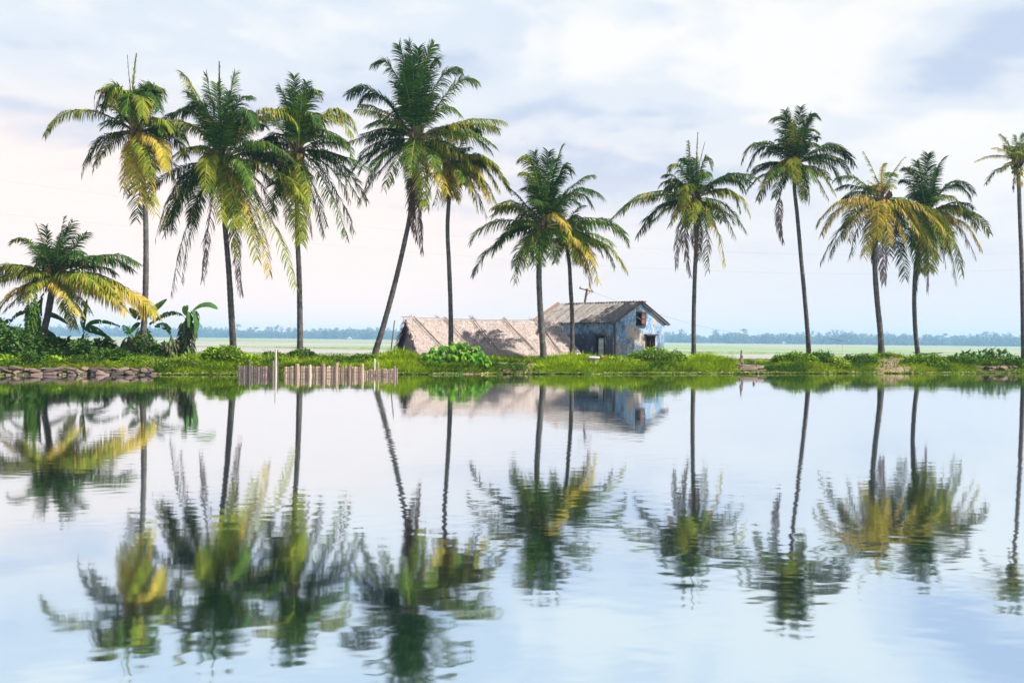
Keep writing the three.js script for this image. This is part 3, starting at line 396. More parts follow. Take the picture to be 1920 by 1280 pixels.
// ---------- the thatched hut ----------
(function hut() {
  const d = shoreD(783) + 11, A = at(783, 660, d), U = V(0.94, 0, -0.342), B = V(-0.342, 0, -0.94), L = 10.6, W = 5.9, EV = 0.92, RG = 3.12;
  const c = A.clone().addScaledVector(U, L / 2).addScaledVector(B, W / 2); c.y = 0.35;
  const h = thing('thatched_hut', c, 'long low hut with a pale dry palm thatch roof almost to the ground', 'hut'); h.rotation.y = Math.atan2(0.342, 0.94);
  const ev = EV - c.y, rg = RG - c.y, run = Math.hypot(W / 2, rg - ev), ang = Math.atan2(rg - ev, W / 2);
  const onSlope = (x, s, lift, sg = 1) => V(x, rg - Math.sin(ang) * s + Math.cos(ang) * lift, sg * (Math.cos(ang) * s + Math.sin(ang) * lift));
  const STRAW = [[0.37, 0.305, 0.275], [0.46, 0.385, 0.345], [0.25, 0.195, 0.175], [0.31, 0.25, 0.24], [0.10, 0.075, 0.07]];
  // slopes: overlapping courses of plaited leaf, each with its own thickness and ragged lower edge
  for (const sg of [1, -1]) {
    const s = new Shape3(), rows = 11, step = (run + 0.1) / rows, nx = 160;
    for (let r = 0; r < rows; r++) {
      const s0 = r * step - 0.05, s1 = (r + 1) * step + 0.06, top = [], mid = [], low = [];
      for (let k = 0; k <= nx; k++) {
        const t = k / nx, x = lerp(-L / 2, L / 2, t) + (t > 0.97 ? r * 0.06 : 0), sagY = -0.08 * Math.sin(Math.PI * t) + 0.02 * noise(x * 0.9, r * 0.4, 1), cc = jit(STRAW[Math.floor(rnd() * 4)], 0.15);
        const e = s1 + rr(-0.05, 0.06) + (r === rows - 1 ? 0.12 * noise(x * 1.3, 3, 2) + 0.14 * Math.sin(x * 1.15 + 0.6) : 0);
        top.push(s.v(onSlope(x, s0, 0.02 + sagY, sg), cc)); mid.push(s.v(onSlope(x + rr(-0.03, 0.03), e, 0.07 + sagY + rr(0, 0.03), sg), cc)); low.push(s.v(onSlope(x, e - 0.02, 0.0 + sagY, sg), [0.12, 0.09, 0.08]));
      }
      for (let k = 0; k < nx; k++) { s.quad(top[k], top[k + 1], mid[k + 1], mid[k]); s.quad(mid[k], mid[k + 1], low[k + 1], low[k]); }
    }
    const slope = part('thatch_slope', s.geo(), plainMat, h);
    // loose blades of dry leaf all over
    const q = new Shape3(), N = sg > 0 ? 26000 : 3000, D = V(), S = V();
    for (let k = 0; k < N; k++) {
      const x = rr(-L / 2 - 0.05, L / 2 + 0.1), sl = Math.pow(rnd(), 0.95) * (run + 0.12), a = rr(-0.75, 0.75) + (rnd() < 0.25 ? rr(-1, 1) : 0), len = rr(0.1, 0.3), w = rr(0.007, 0.016), col = jit(STRAW[Math.floor(rnd() * (rnd() < 0.5 ? 5 : 3))], 0.25);
      const sag = -0.08 * Math.sin(Math.PI * clamp((x + L / 2) / L, 0, 1)), P = onSlope(x, sl, 0.085 + sag + rr(0, 0.015), sg), e = onSlope(x + Math.sin(a) * len, sl + Math.cos(a) * len, 0.075 + sag + rr(0.0, 0.04), sg);
      D.copy(e).sub(P).normalize(); S.set(0, Math.cos(ang), sg * Math.sin(ang)).cross(D).normalize();
      const i0 = q.v(P.clone().addScaledVector(S, w), col), i1 = q.v(P.clone().addScaledVector(S, -w), col), i2 = q.v(e.clone().addScaledVector(S, -w * 0.4), col), i3 = q.v(e.clone().addScaledVector(S, w * 0.4), col); q.quad(i0, i1, i2, i3);
    }
    // fringe hanging from the eave
    for (let k = 0; k < 420; k++) { const x = rr(-L / 2, L / 2), P = onSlope(x, run + rr(0, 0.1) + 0.12 * Math.sin(x * 1.15 + 0.6), rr(0, 0.06), sg), l = rr(0.08, 0.34), w = rr(0.012, 0.025), col = jit(STRAW[Math.floor(rnd() * 5)], 0.3); const i0 = q.v(V(P.x - w, P.y, P.z), col), i1 = q.v(V(P.x + w, P.y, P.z), col), i2 = q.v(V(P.x + rr(-0.06, 0.06), P.y - l, P.z + sg * rr(-0.02, 0.08)), col); q.tri(i0, i1, i2); }
    const st = part('loose_straw', q.geo(), plainMat, slope); st.userData.kind = 'stuff';
  }
  const tubes = (pts, r, col, seg = 8) => { const g = new THREE.TubeGeometry(new THREE.CatmullRomCurve3(pts), seg, r, 5); return [g, std({ color: RGB(...col), roughness: 0.9 })]; };
  // weights: split frond stalks laid in pairs down the slope
  const xs = [[-4.85, -3.5], [-2.75, -1.55], [-0.75, 0.05], [1.45, 2.6], [3.75, 4.35]];
  for (const [a, b] of xs) for (const k of [0, 1, 2]) { const off = k * 0.11 - 0.1 + rr(-0.04, 0.04); const [g, m] = tubes([onSlope(a + off, -0.12, 0.16), onSlope(lerp(a, b, 0.5) + off * 1.4 + rr(-0.06, 0.06), run * 0.45, 0.13), onSlope(b + off * 1.6, run * rr(0.85, 1.0), 0.14)], k === 1 ? 0.03 : 0.02, k === 1 ? [0.20, 0.15, 0.13] : [0.42, 0.34, 0.31]); part('frond_stalk', g, m, h); }
  { const [g, m] = tubes([V(-L / 2 - 0.35, rg + 0.15, 0), V(-2, rg + 0.08, 0.05), V(2, rg + 0.07, -0.04), V(L / 2 + 0.1, rg + 0.13, 0)], 0.035, [0.36, 0.29, 0.26], 16); part('ridge_pole', g, m, h); }
  for (const [x, l] of [[-5.1, 0.35], [-3.2, 0.28], [-0.8, 0.32], [1.5, 0.22], [3.5, 0.2]]) { const s = new Shape3(); for (let k = 0; k < 14; k++) { const b = V(x + rr(-0.15, 0.15), rg + 0.1, rr(-0.1, 0.1)), e = V(b.x + rr(-0.4, 0.15), rg + 0.12 + rr(0.02, l), b.z + rr(-0.15, 0.15)), col = jit(STRAW[k % 5], 0.3); s.tri(s.v(b, col), s.v(V(b.x + 0.05, b.y, b.z), col), s.v(e, col)); } part('straw_tuft', s.geo(), plainMat, h); }
  // open gable end: woven screen set back under the eaves, posts, low side walls
  const scr = new Shape3(), cl = [0.16, 0.165, 0.19]; { const x = -L / 2 + 0.25, a = scr.v(V(x, -0.4, W / 2 - 0.35), cl), b = scr.v(V(x, -0.4, -W / 2 + 0.35), cl), e = scr.v(V(x, ev - 0.05, -W / 2 + 0.2), cl), f = scr.v(V(x, rg - 0.22, 0), cl), g = scr.v(V(x, ev - 0.05, W / 2 - 0.2), cl); scr.tri(a, b, e); scr.tri(a, e, f); scr.tri(a, f, g); }
  part('gable_screen', scr.geo(), std({ vertexColors: true, roughness: 0.95, side: THREE.DoubleSide, bumpMap: tex(128, 128, (u, v) => { const q = 0.5 + 0.3 * Math.sin(u * 80) * Math.sin(v * 80); return [q, q, q]; }), bumpScale: 0.01 }), h);
  for (let sg of [1, -1]) { const s = new Shape3(); for (let k = 0; k < 260; k++) { const t = rnd(), P = onSlope(-L / 2 + rr(-0.25, 0.15), t * run, rr(-0.16, 0.1), sg), col = jit(rnd() < 0.7 ? [0.05, 0.04, 0.04] : [0.22, 0.17, 0.15], 0.4), l = rr(0.1, 0.32); s.tri(s.v(P, col), s.v(V(P.x + rr(0, 0.1), P.y + 0.03, P.z + sg * 0.06), col), s.v(V(P.x - rr(0.0, 0.16), P.y - l, P.z + sg * rr(0, 0.12)), col)); } part('verge_fringe', s.geo(), plainMat, h); }
  const wd = std({ color: RGB(0.07, 0.05, 0.045), roughness: 0.9 });
  for (const x of [-L / 2 + 0.3, -2.4, 0.2, 2.6, L / 2 - 0.3]) for (const z of [W / 2 - 0.45, -W / 2 + 0.45]) part('post', new THREE.CylinderGeometry(0.05, 0.06, ev + 0.9, 7), wd, h, V(x, (ev - 0.7) / 2, z));
  for (const z of [W / 2 - 0.6, -W / 2 + 0.6]) part('low_wall', new THREE.BoxGeometry(L - 0.5, ev + 0.5, 0.1), std({ color: RGB(0.09, 0.07, 0.06), roughness: 0.95 }), h, V(0.1, (ev - 0.55) / 2, z));
  part('end_wall', new THREE.BoxGeometry(0.1, ev + 1.2, W - 1.3), std({ color: RGB(0.09, 0.07, 0.06), roughness: 0.95 }), h, V(L / 2 - 0.25, (ev - 0.5) / 2, 0));
})();

// ---------- fences, walls and wood at the water's edge ----------
const stakeGeos = [0, 1, 2, 3].map((k) => { const g = new THREE.CylinderGeometry(0.5, 0.5, 1, 6, 2); const p = g.attributes.position; for (let i = 0; i < p.count; i++) { const y = p.getY(i); p.setX(i, p.getX(i) + 0.12 * noise(y * 2, k, i * 0.01)); if (y > 0.4) p.setY(i, y + 0.03 * noise(p.getX(i) * 3, k, p.getZ(i) * 3)); } g.computeVertexNormals(); return g; });
const stakeMats = { pale: [[0.42, 0.27, 0.19], [0.50, 0.34, 0.24], [0.34, 0.21, 0.15], [0.27, 0.17, 0.13]], dark: [[0.15, 0.10, 0.085], [0.20, 0.135, 0.11], [0.11, 0.075, 0.065], [0.25, 0.17, 0.13]] };
const grain = tex(64, 256, (u, v) => { const q = 0.72 + 0.5 * fbm(u * 14, v * 5, 3, 4); return [q, q, q]; });
for (const k of Object.keys(stakeMats)) stakeMats[k] = stakeMats[k].map((c) => std({ color: RGB(...c), roughness: 0.88, map: grain }));
function stake(par, name, base, w, h, mats, tilt = 0.03) { const m = part(name, stakeGeos[Math.floor(rnd() * 4)], mats[Math.floor(rnd() * mats.length)], par, V(base.x, base.y + h / 2, base.z)); m.scale.set(w, h, w * 0.55); m.rotation.set(rr(-tilt, tilt), rr(-0.4, 0.4), rr(-tilt, tilt)); return m; }
function stakeFence(label, px0, px1, topPx, botPx, kind, posts, slantTo = 0) {
  const dAt = (px) => 1867 * EYE / (botPx - (638 + (px - 960) * 0.0108)), o = at((px0 + px1) / 2, botPx, dAt((px0 + px1) / 2)); o.y = 0;
  const f = thing('stake_fence', o, label, 'fence', 'stake fences in the shallows');
  for (let px = px0; px < px1; px += rr(2.9, 4.9)) { const p = at(px, botPx, dAt(px)), t = (px - px0) / (px1 - px0), top = at(px, topPx + slantTo * t + rr(-1.6, 1.6), dAt(px)).y, w = rr(0.09, 0.17); stake(f, 'stake', V(p.x - o.x, -0.5, p.z - o.z + rr(-0.03, 0.03)), w, top + 0.5, stakeMats[kind]); }
  for (const [px, ty, w, dz] of posts) { const p = at(px, botPx, dAt(px) + (dz ?? -0.12)), top = at(px, ty, dAt(px)).y; stake(f, 'post', V(p.x - o.x, -0.6, p.z - o.z), w, top + 0.6, stakeMats[kind], 0.02); }
  for (const fr of [0.45, 0.8]) { const a = at(px0, botPx, dAt(px0) - 0.09), b = at(px1, botPx, dAt(px1) - 0.09), ht = at(px0, topPx, dAt(px0)).y; const pts = []; for (let k = 0; k <= 8; k++) pts.push(V(lerp(a.x, b.x, k / 8) - o.x, ht * fr + rr(-0.03, 0.03), lerp(a.z, b.z, k / 8) - o.z)); part('tie_rail', new THREE.TubeGeometry(new THREE.CatmullRomCurve3(pts), 24, 0.014, 5), stakeMats.dark[2], f); }
}
stakeFence('dark weathered stake fence left of the tall pole in the water', 448, 512, 687, 703.5, 'dark', [[467, 677, 0.12], [511, 676, 0.16], [519, 677, 0.14]]);
stakeFence('pale row of split stakes in the shallows with thick raised posts', 535, 678, 687.5, 704, 'pale', [[557, 682, 0.22], [581, 684, 0.17], [606, 681, 0.19], [630, 680, 0.21], [655, 684, 0.17], [664, 687, 0.1]]);
stakeFence('low reddish stake fence ending before the floating weeds', 684, 744, 694, 704.5, 'pale', [[679, 682, 0.14, -0.2], [740, 686, 0.09], [709, 679, 0.09, 0.3]], -3);
function pole(name, label, px, top, bot, w, mats, d, grp) { const p = at(px, bot, d); p.y = Math.min(0, groundY(p.x, p.z)) - 0.4; const t = thing(name, p, label, 'pole', grp); const hh = at(px, top, d).y - p.y; stake(t, 'shaft', V(0, 0, 0), w, hh, mats, 0.012); stake(t, 'cut_top', V(0, hh - 0.03, 0), w * 0.72, 0.05, mats, 0.01); return t; }
pole('mooring_pole', 'tall thin pale pole standing in water beside the dark fence', 516.5, 655, 707, 0.1, [std({ color: RGB(0.50, 0.42, 0.33), roughness: 0.85, map: grain })], 47.2);
pole('mooring_pole', 'short white post behind the low reddish fence', 702, 673, 704, 0.085, [std({ color: RGB(0.62, 0.58, 0.52), roughness: 0.85, map: grain })], 49.3);
pole('leaning_stick', 'thin bare stick leaning by the hut gable', 727, 600, 655, 0.08, [std({ color: RGB(0.22, 0.13, 0.10), roughness: 0.9, map: grain })], 60).rotation.z = -0.12;
// stones, dry laid
const stoneGeos = [0, 1, 2, 3, 4, 5].map((k) => { const g = new THREE.IcosahedronGeometry(0.5, 2), p = g.attributes.position; for (let i = 0; i < p.count; i++) { const x = p.getX(i), y = p.getY(i), z = p.getZ(i), m = Math.max(Math.abs(x), Math.abs(y), Math.abs(z)), f = lerp(1, 0.5 / m, 0.62) * (1 + 0.22 * noise(x * 2.2 + k * 9, y * 2.2, z * 2.2)); p.setXYZ(i, x * f, y * f, z * f); } g.computeVertexNormals(); return g; });
const stoneTex = tex(128, 128, (u, v) => { const q = fbm(u * 8, v * 8, 3, 5); return toS(mix3([0.55, 0.5, 0.46], [1, 0.95, 0.9], sstep(-0.35, 0.35, q))); }, true);
const stoneMats = [[0.085, 0.058, 0.05], [0.125, 0.085, 0.072], [0.055, 0.04, 0.036], [0.17, 0.115, 0.095]].map((c) => std({ color: RGB(...c), map: stoneTex, roughness: 0.92 }));
function stoneWall(label, px0, px1, courses, hgt, v) {
  const mid = at((px0 + px1) / 2, 700, shoreD((px0 + px1) / 2) + v); mid.y = 0;
  const w = thing('stone_bank_wall', mid, label, 'wall');
  const a = at(px0, 700, shoreD(px0)), b = at(px1, 700, shoreD(px1));
  for (let r = 0; r < courses; r++) for (let t = rr(-0.02, 0.01); t < 1;) {
    const l = rr(0.2, 0.6), x = lerp(a.x, b.x, t), z = shoreZ(x) - v + 0.25 - r * 0.06, m = part('stone', stoneGeos[Math.floor(rnd() * 6)], stoneMats[Math.floor(rnd() * 4)], w, V(x - mid.x, -0.04 + (r + 0.5) * hgt + rr(-0.035, 0.035), z - mid.z + rr(-0.12, 0.12)));
    m.scale.set(l * 1.08, hgt * rr(0.75, 1.45), rr(0.3, 0.55)); m.rotation.set(rr(-0.25, 0.25), 0.354 + rr(-0.35, 0.35), rr(-0.25, 0.25)); t += l / Math.abs(b.x - a.x);
  }
}
stoneWall('rough stone retaining wall at the water under the banana plants', -70, 292, 3, 0.12, 0.15);
stoneWall('crumbling reddish stone edging under the broad leaves at far right', 1838, 1912, 3, 0.15, 0.7);
(function blocks() {
  const p = onGround(1113, 1.5), t = thing('concrete_block', p, 'squat pale concrete block set in the bright grass', 'block');
  part('body', stoneGeos[1], std({ color: RGB(0.20, 0.18, 0.155), map: stoneTex, roughness: 0.95 }), t, V(0, 0.22, 0)).scale.set(0.62, 0.6, 0.5);
  part('capping', stoneGeos[3], std({ color: RGB(0.55, 0.50, 0.44), map: stoneTex, roughness: 0.95 }), t, V(0.03, 0.49, 0)).scale.set(0.66, 0.13, 0.56);
  const q = onGround(1131, 4), u = thing('clay_pot', q, 'rusty clay pot lying in grass below the house doorway', 'pot');
  const prof = [[0.0, 0], [0.14, 0.01], [0.23, 0.12], [0.24, 0.22], [0.16, 0.34], [0.12, 0.37], [0.17, 0.42], [0.145, 0.42], [0.09, 0.37], [0.0, 0.3]].map(([a, b]) => new THREE.Vector2(a, b));
  const pm = part('pot_body', new THREE.LatheGeometry(prof, 18), std({ color: RGB(0.23, 0.10, 0.06), roughness: 0.85, side: THREE.DoubleSide }), u, V(0, 0.42, 0)); pm.rotation.z = 0.5; pm.scale.setScalar(0.7); pm.position.y = 0.12;
})();
(function landing() {
  const o = onGround(1402, 0.7), t = thing('driftwood_landing', o, 'small stack of pale weathered planks at the shore gap', 'wood pile');
  const mats = [[0.42, 0.31, 0.24], [0.52, 0.40, 0.31], [0.25, 0.17, 0.13], [0.34, 0.24, 0.18]].map((c) => std({ color: RGB(...c), map: grain, roughness: 0.9 }));
  const g = new THREE.BoxGeometry(1, 1, 1, 6, 1, 1), pp = g.attributes.position; for (let i = 0; i < pp.count; i++) { pp.setY(i, pp.getY(i) + 0.3 * Math.sin(pp.getX(i) * 4)); } g.computeVertexNormals();
  for (let k = 0; k < 14; k++) { const m = part('plank', g, mats[k % 4], t, V(rr(-0.35, 0.35), 0.02 + Math.floor(k / 3) * 0.085, (k % 3 - 1) * 0.3 + rr(-0.08, 0.08))); m.scale.set(rr(1.1, 1.7), 0.06, rr(0.1, 0.2)); m.rotation.set(rr(-0.06, 0.06), rr(-0.25, 0.25), rr(-0.09, 0.09)); }
  for (const [x, z] of [[-0.5, 0.2], [0.5, 0.25], [0.6, -0.3], [-0.6, -0.3]]) stake(t, 'support', V(x, -0.5, z), 0.09, rr(0.85, 1.0), stakeMats.dark);
  const s = thing('broken_stump', onGround(1393, 1.0), 'dark pointed stump sticking up behind the plank stack', 'stump');
  const y0 = 0.1; stake(s, 'stem', V(0, -0.3, 0), 0.16, 1.0 + y0, stakeMats.dark, 0.02).rotation.z = 0.12; stake(s, 'splinter', V(-0.1, 0.45, 0.02), 0.1, 0.65, stakeMats.dark, 0.02).rotation.z = -0.08; stake(s, 'knot', V(-0.09, 0.38, 0.03), 0.2, 0.25, stakeMats.dark);
  const s2 = thing('broken_stump', onGround(1414, 1.1), 'short dark stub at the right end of the plank stack', 'stump'); stake(s2, 'stem', V(0, -0.3, 0), 0.11, 0.95, stakeMats.dark); stake(s2, 'knot', V(0.04, 0.45, 0), 0.14, 0.16, stakeMats.dark);
})();
// ---------- plants on the bank ----------
// a shrub: stems and many separate leaves round them
function leaf(s, P, dir, len, wid, col, cup = 0.15) {
  const S = V(-dir.z, 0, dir.x); if (S.lengthSq() < 1e-3) S.set(1, 0, 0); S.normalize(); S.applyAxisAngle(dir, rr(-0.8, 0.8));
  const N = V().crossVectors(S, dir).normalize(), a = s.v(P, col), m = P.clone().addScaledVector(dir, len * 0.5), b = s.v(m.clone().addScaledVector(S, wid / 2).addScaledVector(N, cup * wid), col), c = s.v(m.clone().addScaledVector(S, -wid / 2).addScaledVector(N, cup * wid), col), mm = s.v(m, col), e = s.v(P.clone().addScaledVector(dir, len).add(V(0, -len * 0.18, 0)), col);
  s.tri(a, b, mm); s.tri(a, mm, c); s.tri(mm, b, e); s.tri(mm, e, c);
}
const GREEN = { bright: [0.17, 0.28, 0.01], mid: [0.07, 0.14, 0.014], dark: [0.055, 0.115, 0.014], lime: [0.24, 0.27, 0.04], black: [0.05, 0.108, 0.016], broad: [0.04, 0.15, 0.022] };
function shrub(label, px, v, wpx, topPx, col, ls, n, o = {}) {
  const p = onGround(px, v), d = shoreD(px) + v, rx = wpx / FPX * d / 2, H = 1.2 * Math.max(0.3, at(px, topPx, d).y - p.y), rz = o.rz ?? Math.min(rx, 0.9);
  const t = thing(o.name ?? 'shrub', p, label, o.cat ?? 'shrub', o.group ?? 'shrubs on the bank');
  const st = new Shape3(), f = new Shape3(), lob = rr(0, 9);
  for (let k = 0; k < 14; k++) { const a = rr(0, 6.28), r = rr(0.2, 0.8), b = V(Math.cos(a) * rx * r * 0.5, -0.1, Math.sin(a) * rz * r * 0.5), e = V(Math.cos(a) * rx * r, H * rr(0.5, 0.95) * (1 - r * r * 0.5), Math.sin(a) * rz * r), c = jit([0.07, 0.06, 0.03], 0.3), w = 0.012; st.tri(st.v(V(b.x - w, b.y, b.z), c), st.v(V(b.x + w, b.y, b.z), c), st.v(e, c)); st.tri(st.v(V(b.x, b.y, b.z - w), c), st.v(V(b.x, b.y, b.z + w), c), st.v(e, c)); }
  for (let k = 0; k < n; k++) {
    const a = rr(0, 6.283), r = Math.pow(rnd(), 0.42), hh = o.column ? 1 : Math.sqrt(Math.max(0, 1 - r * r)), bump = 0.78 + 0.42 * noise(Math.cos(a) * r * 2.4 + lob, Math.sin(a) * r * 2.4, lob) + 0.25 * noise(Math.cos(a) * r * 6, Math.sin(a) * r * 6, lob);
    const y = H * hh * bump * (rnd() < 0.6 ? rr(0.75, 1) : rr(0.05, 0.9)), P = V(Math.cos(a) * rx * r * (o.column ? 0.75 + 0.4 * noise(a, y * 2, lob) : 1), Math.max(0.0, y), Math.sin(a) * rz * r);
    const dir = V(Math.cos(a) * 0.7 + rr(-0.6, 0.6), rr(-0.3, 0.9) - (o.hang ?? 0), Math.sin(a) * 0.7 + rr(-0.6, 0.6) + 0.15).normalize();
    leaf(f, P, dir, ls * rr(0.6, 1.3), ls * rr(0.3, 0.6) * (o.wide ?? 1), jit(rnd() < (o.mixp ?? 0) ? o.mix : col, 0.35));
  }
  part('stems', st.geo(), plainMat, t); part('foliage', f.geo(), o.shiny ? shinyLeafMat : leafMat, t);
}
const G = GREEN;
shrub('dark tangle of withered growth behind the straight palm foot', 268, 5.6, 62, 628, G.black, 0.24, 1700, { mix: G.dark, mixp: 0.4 });
shrub('dark tangle round the tall banana plant stems', 330, 5.6, 66, 640, G.black, 0.22, 1500, { mix: G.dark, mixp: 0.4 });
shrub('dark growth hanging over the stone wall below the creeper column', 58, 1.3, 40, 660, G.black, 0.2, 1300, { mix: G.dark, mixp: 0.5 });
shrub('dark weeds over the stone wall under the upright banana leaf', 160, 1.5, 70, 668, G.dark, 0.2, 1500, { mix: G.mid, mixp: 0.35 });
shrub('yellowish creeper spilling over the stone wall end', 285, 0.7, 34, 690, G.lime, 0.15, 500, { mix: G.bright, mixp: 0.4 });
shrub('leafy undergrowth between the creeper column and the leaning palm trunk', 85, 4.6, 60, 630, G.dark, 0.3, 1600, { mix: G.black, mixp: 0.5 });
shrub('broad leaved undergrowth right of the leaning palm trunk', 128, 5, 60, 634, G.dark, 0.34, 900, { mix: G.mid, mixp: 0.2, wide: 1.3 });
shrub('broad leaved undergrowth left of the straight palm', 190, 5.2, 60, 636, G.dark, 0.34, 900, { mix: G.mid, mixp: 0.2, wide: 1.3 });
shrub('dark leafy undergrowth at the far left edge', 8, 4, 90, 598, G.black, 0.3, 1800, { mix: G.dark, mixp: 0.5, rz: 1.2 });
shrub('bright low leafy plants on the stone wall at the left edge', 28, 1.6, 80, 668, G.bright, 0.26, 900, { mix: G.mid, mixp: 0.4 });
shrub('dark undergrowth at the foot of the short leaning palm', 110, 4, 90, 658, G.dark, 0.24, 1700, { mix: G.black, mixp: 0.5 });
shrub('small bright broad leaved weed beside the short palm foot', 100, 1.6, 36, 672, G.bright, 0.32, 90, { wide: 1.4 });
shrub('dark shrub under the upright banana leaf', 152, 4, 52, 636, G.dark, 0.22, 1500, { mix: G.black, mixp: 0.55 });
shrub('dark low shrub left of the straight palm', 208, 3.6, 80, 655, G.dark, 0.22, 1700, { mix: G.mid, mixp: 0.3 });
shrub('fresh bright green shrub at the foot of the straight palm', 252, 1.7, 56, 670, G.bright, 0.17, 1500, { mix: G.mid, mixp: 0.3 });
shrub('low olive shrub overhanging the end of the stone wall', 310, 1.1, 66, 681, G.mid, 0.15, 1600, { mix: G.lime, mixp: 0.35 });
shrub('olive weeds below the tall banana plants', 352, 1.3, 60, 677, G.mid, 0.14, 1500, { mix: G.lime, mixp: 0.2 });
shrub('bright vine covered mound beside the big full palm', 418, 2.2, 74, 651, G.bright, 0.19, 2600, { mix: G.mid, mixp: 0.45 });
shrub('pale green creeper trailing behind the dark stake fence', 462, 1.8, 60, 668, G.bright, 0.24, 500, { wide: 1.3, mix: G.lime, mixp: 0.2 });
shrub('dark rounded bush left of the slim palm foot', 512, 5.5, 54, 660, G.dark, 0.17, 1500, { mix: G.black, mixp: 0.3 });
shrub('dark green bush round the slim palm foot', 566, 4.6, 62, 656, G.dark, 0.17, 1800, { mix: G.mid, mixp: 0.35 });
shrub('dark low hedge behind the pale stake row', 622, 3.2, 80, 667, G.dark, 0.16, 1800, { mix: G.mid, mixp: 0.2 });
shrub('dark low hedge behind the low reddish fence', 690, 3.6, 76, 664, G.dark, 0.16, 1800, { mix: G.mid, mixp: 0.2 });
shrub('dark shaded weeds at the water below the thatch', 948, 0.9, 80, 690, G.dark, 0.16, 1300, { mix: G.mid, mixp: 0.25 });
shrub('green bush in front of the blue house window', 1232, 2.6, 110, 653, G.mid, 0.16, 3600, { mix: G.bright, mixp: 0.45 });
shrub('light green weeds below the house corner', 1165, 2.2, 70, 668, G.bright, 0.17, 1500, { mix: G.lime, mixp: 0.2 });
shrub('broad bright bush left of the tall thin palm', 1492, 2.6, 84, 663, G.bright, 0.22, 2300, { mix: G.mid, mixp: 0.4 });
shrub('dark rounded bush at the tall thin palm foot', 1540, 2.5, 44, 658, G.dark, 0.15, 1900, { mix: G.mid, mixp: 0.25 });
shrub('yellow green creeper right of the dark rounded bush', 1570, 1.6, 46, 668, G.lime, 0.2, 700, { mix: G.bright, mixp: 0.5 });
shrub('dense green bush left of the ragged golden palm', 1612, 2.4, 66, 665, G.mid, 0.17, 2000, { mix: G.dark, mixp: 0.4 });
shrub('weedy green growth right of the bare earth mound', 1735, 2.2, 90, 665, G.mid, 0.2, 2400, { mix: G.bright, mixp: 0.55 });
shrub('long grassy bush near the right edge', 1795, 2.0, 80, 667, G.mid, 0.18, 2200, { mix: G.dark, mixp: 0.25 });
shrub('green shrub at the right edge of the bank', 1906, 1.6, 46, 674, G.mid, 0.2, 1100, { mix: G.bright, mixp: 0.4 });
shrub('dark sprig in the paddy beyond the tall thin palm', 1557, 14, 11, 657, G.black, 0.2, 160);
shrub('dark column of creeper on a dead stump by the short palm', 60, 5, 26, 573, G.black, 0.17, 2600, { column: 1, hang: 0.9, mix: G.dark, mixp: 0.45, rz: 0.4, name: 'creeper_column', cat: 'creeper' });
// broad heart-shaped leaves on stalks, each its own piece
const heartGeo = (() => { const s = new Shape3(), out = []; const c0 = s.v(V(0, 0, 0), [1, 1, 1]), c1 = s.v(V(0, 0, 0.55), [1, 1, 1]), pts = [[0.12, -0.2], [0.34, -0.16], [0.46, 0.1], [0.42, 0.36], [0.25, 0.66], [0, 1]]; const R = pts.map(([x, z]) => s.v(V(x, 0.14 * x * 2 - z * z * 0.22, z), [1, 1, 1])), Lf = pts.map(([x, z]) => s.v(V(-x, 0.14 * x * 2 - z * z * 0.22, z), [1, 1, 1])); for (const [q, f] of [[R, 0], [Lf, 1]]) for (let k = 0; k < 5; k++) { const m = k < 3 ? c0 : c1; f ? s.tri(m, q[k + 1], q[k]) : s.tri(m, q[k], q[k + 1]); if (k === 2) f ? s.tri(c0, c1, q[3]) : s.tri(c0, q[3], c1); } return s.geo(); })();
heartGeo.deleteAttribute('color');
const broadMats = [[0.035, 0.125, 0.008], [0.06, 0.165, 0.008], [0.022, 0.075, 0.008], [0.10, 0.19, 0.01]].map((c) => new THREE.MeshPhysicalMaterial({ color: RGB(...c), roughness: 0.92, specularIntensity: 0.15, transmission: 0.18, thickness: 0, side: THREE.DoubleSide }));
function taro(label, px, v, wpx, topPx, n, size, narrow) {
  const p = onGround(px, v), d = shoreD(px) + v, rx = wpx / FPX * d / 2, H = at(px, topPx, d).y - p.y, t = thing('taro_clump', p, label, 'plant', 'broad leaved clumps on the bank');
  const st = new Shape3();
  for (let k = 0; k < n; k++) {
    const u = rr(-1, 1), w = rr(-1, 1), hh = H * Math.pow(1 - Math.pow(Math.abs(u), 3) * 0.75, 1) * (w > 0 ? 1 - 0.75 * w * w : 1) * rr(0.55, 1) * (rnd() < 0.3 ? 0.6 : 1), P = V(u * rx, Math.max(0.08, hh), w * 0.75 + (hh < H * 0.5 ? 0.35 : 0));
    const m = part('leaf', heartGeo, broadMats[Math.floor(rnd() * 4)], t, P), s = size * rr(0.65, 1.25); m.scale.set(s * (narrow ? 0.55 : 0.95), s, s * (narrow ? 1.5 : 1.05)); m.rotation.order = 'YXZ'; m.rotation.set(narrow ? rr(-1.2, 0.4) : rr(0.35, 1.25), rr(-1.1, 1.1) + (narrow ? rr(-1, 1) : 0), rr(-0.3, 0.3));
    const c = jit([0.07, 0.12, 0.03], 0.3), b = V(P.x * 0.85, -0.15, P.z * 0.7); st.tri(st.v(V(b.x - 0.015, b.y, b.z), c), st.v(V(b.x + 0.015, b.y, b.z), c), st.v(P, c));
  }
  part('stalks', st.geo(), plainMat, t);
}
taro('big clump of glossy heart shaped leaves in front of the hut', 855, 1.9, 130, 641, 300, 0.25);
taro('tall upright broad leaves near the right edge of the bank', 1862, 2.6, 92, 656, 190, 0.28, true);
taro('upright broad leaves left of the taller broad leaf clump', 1815, 3.0, 50, 660, 80, 0.3, true);
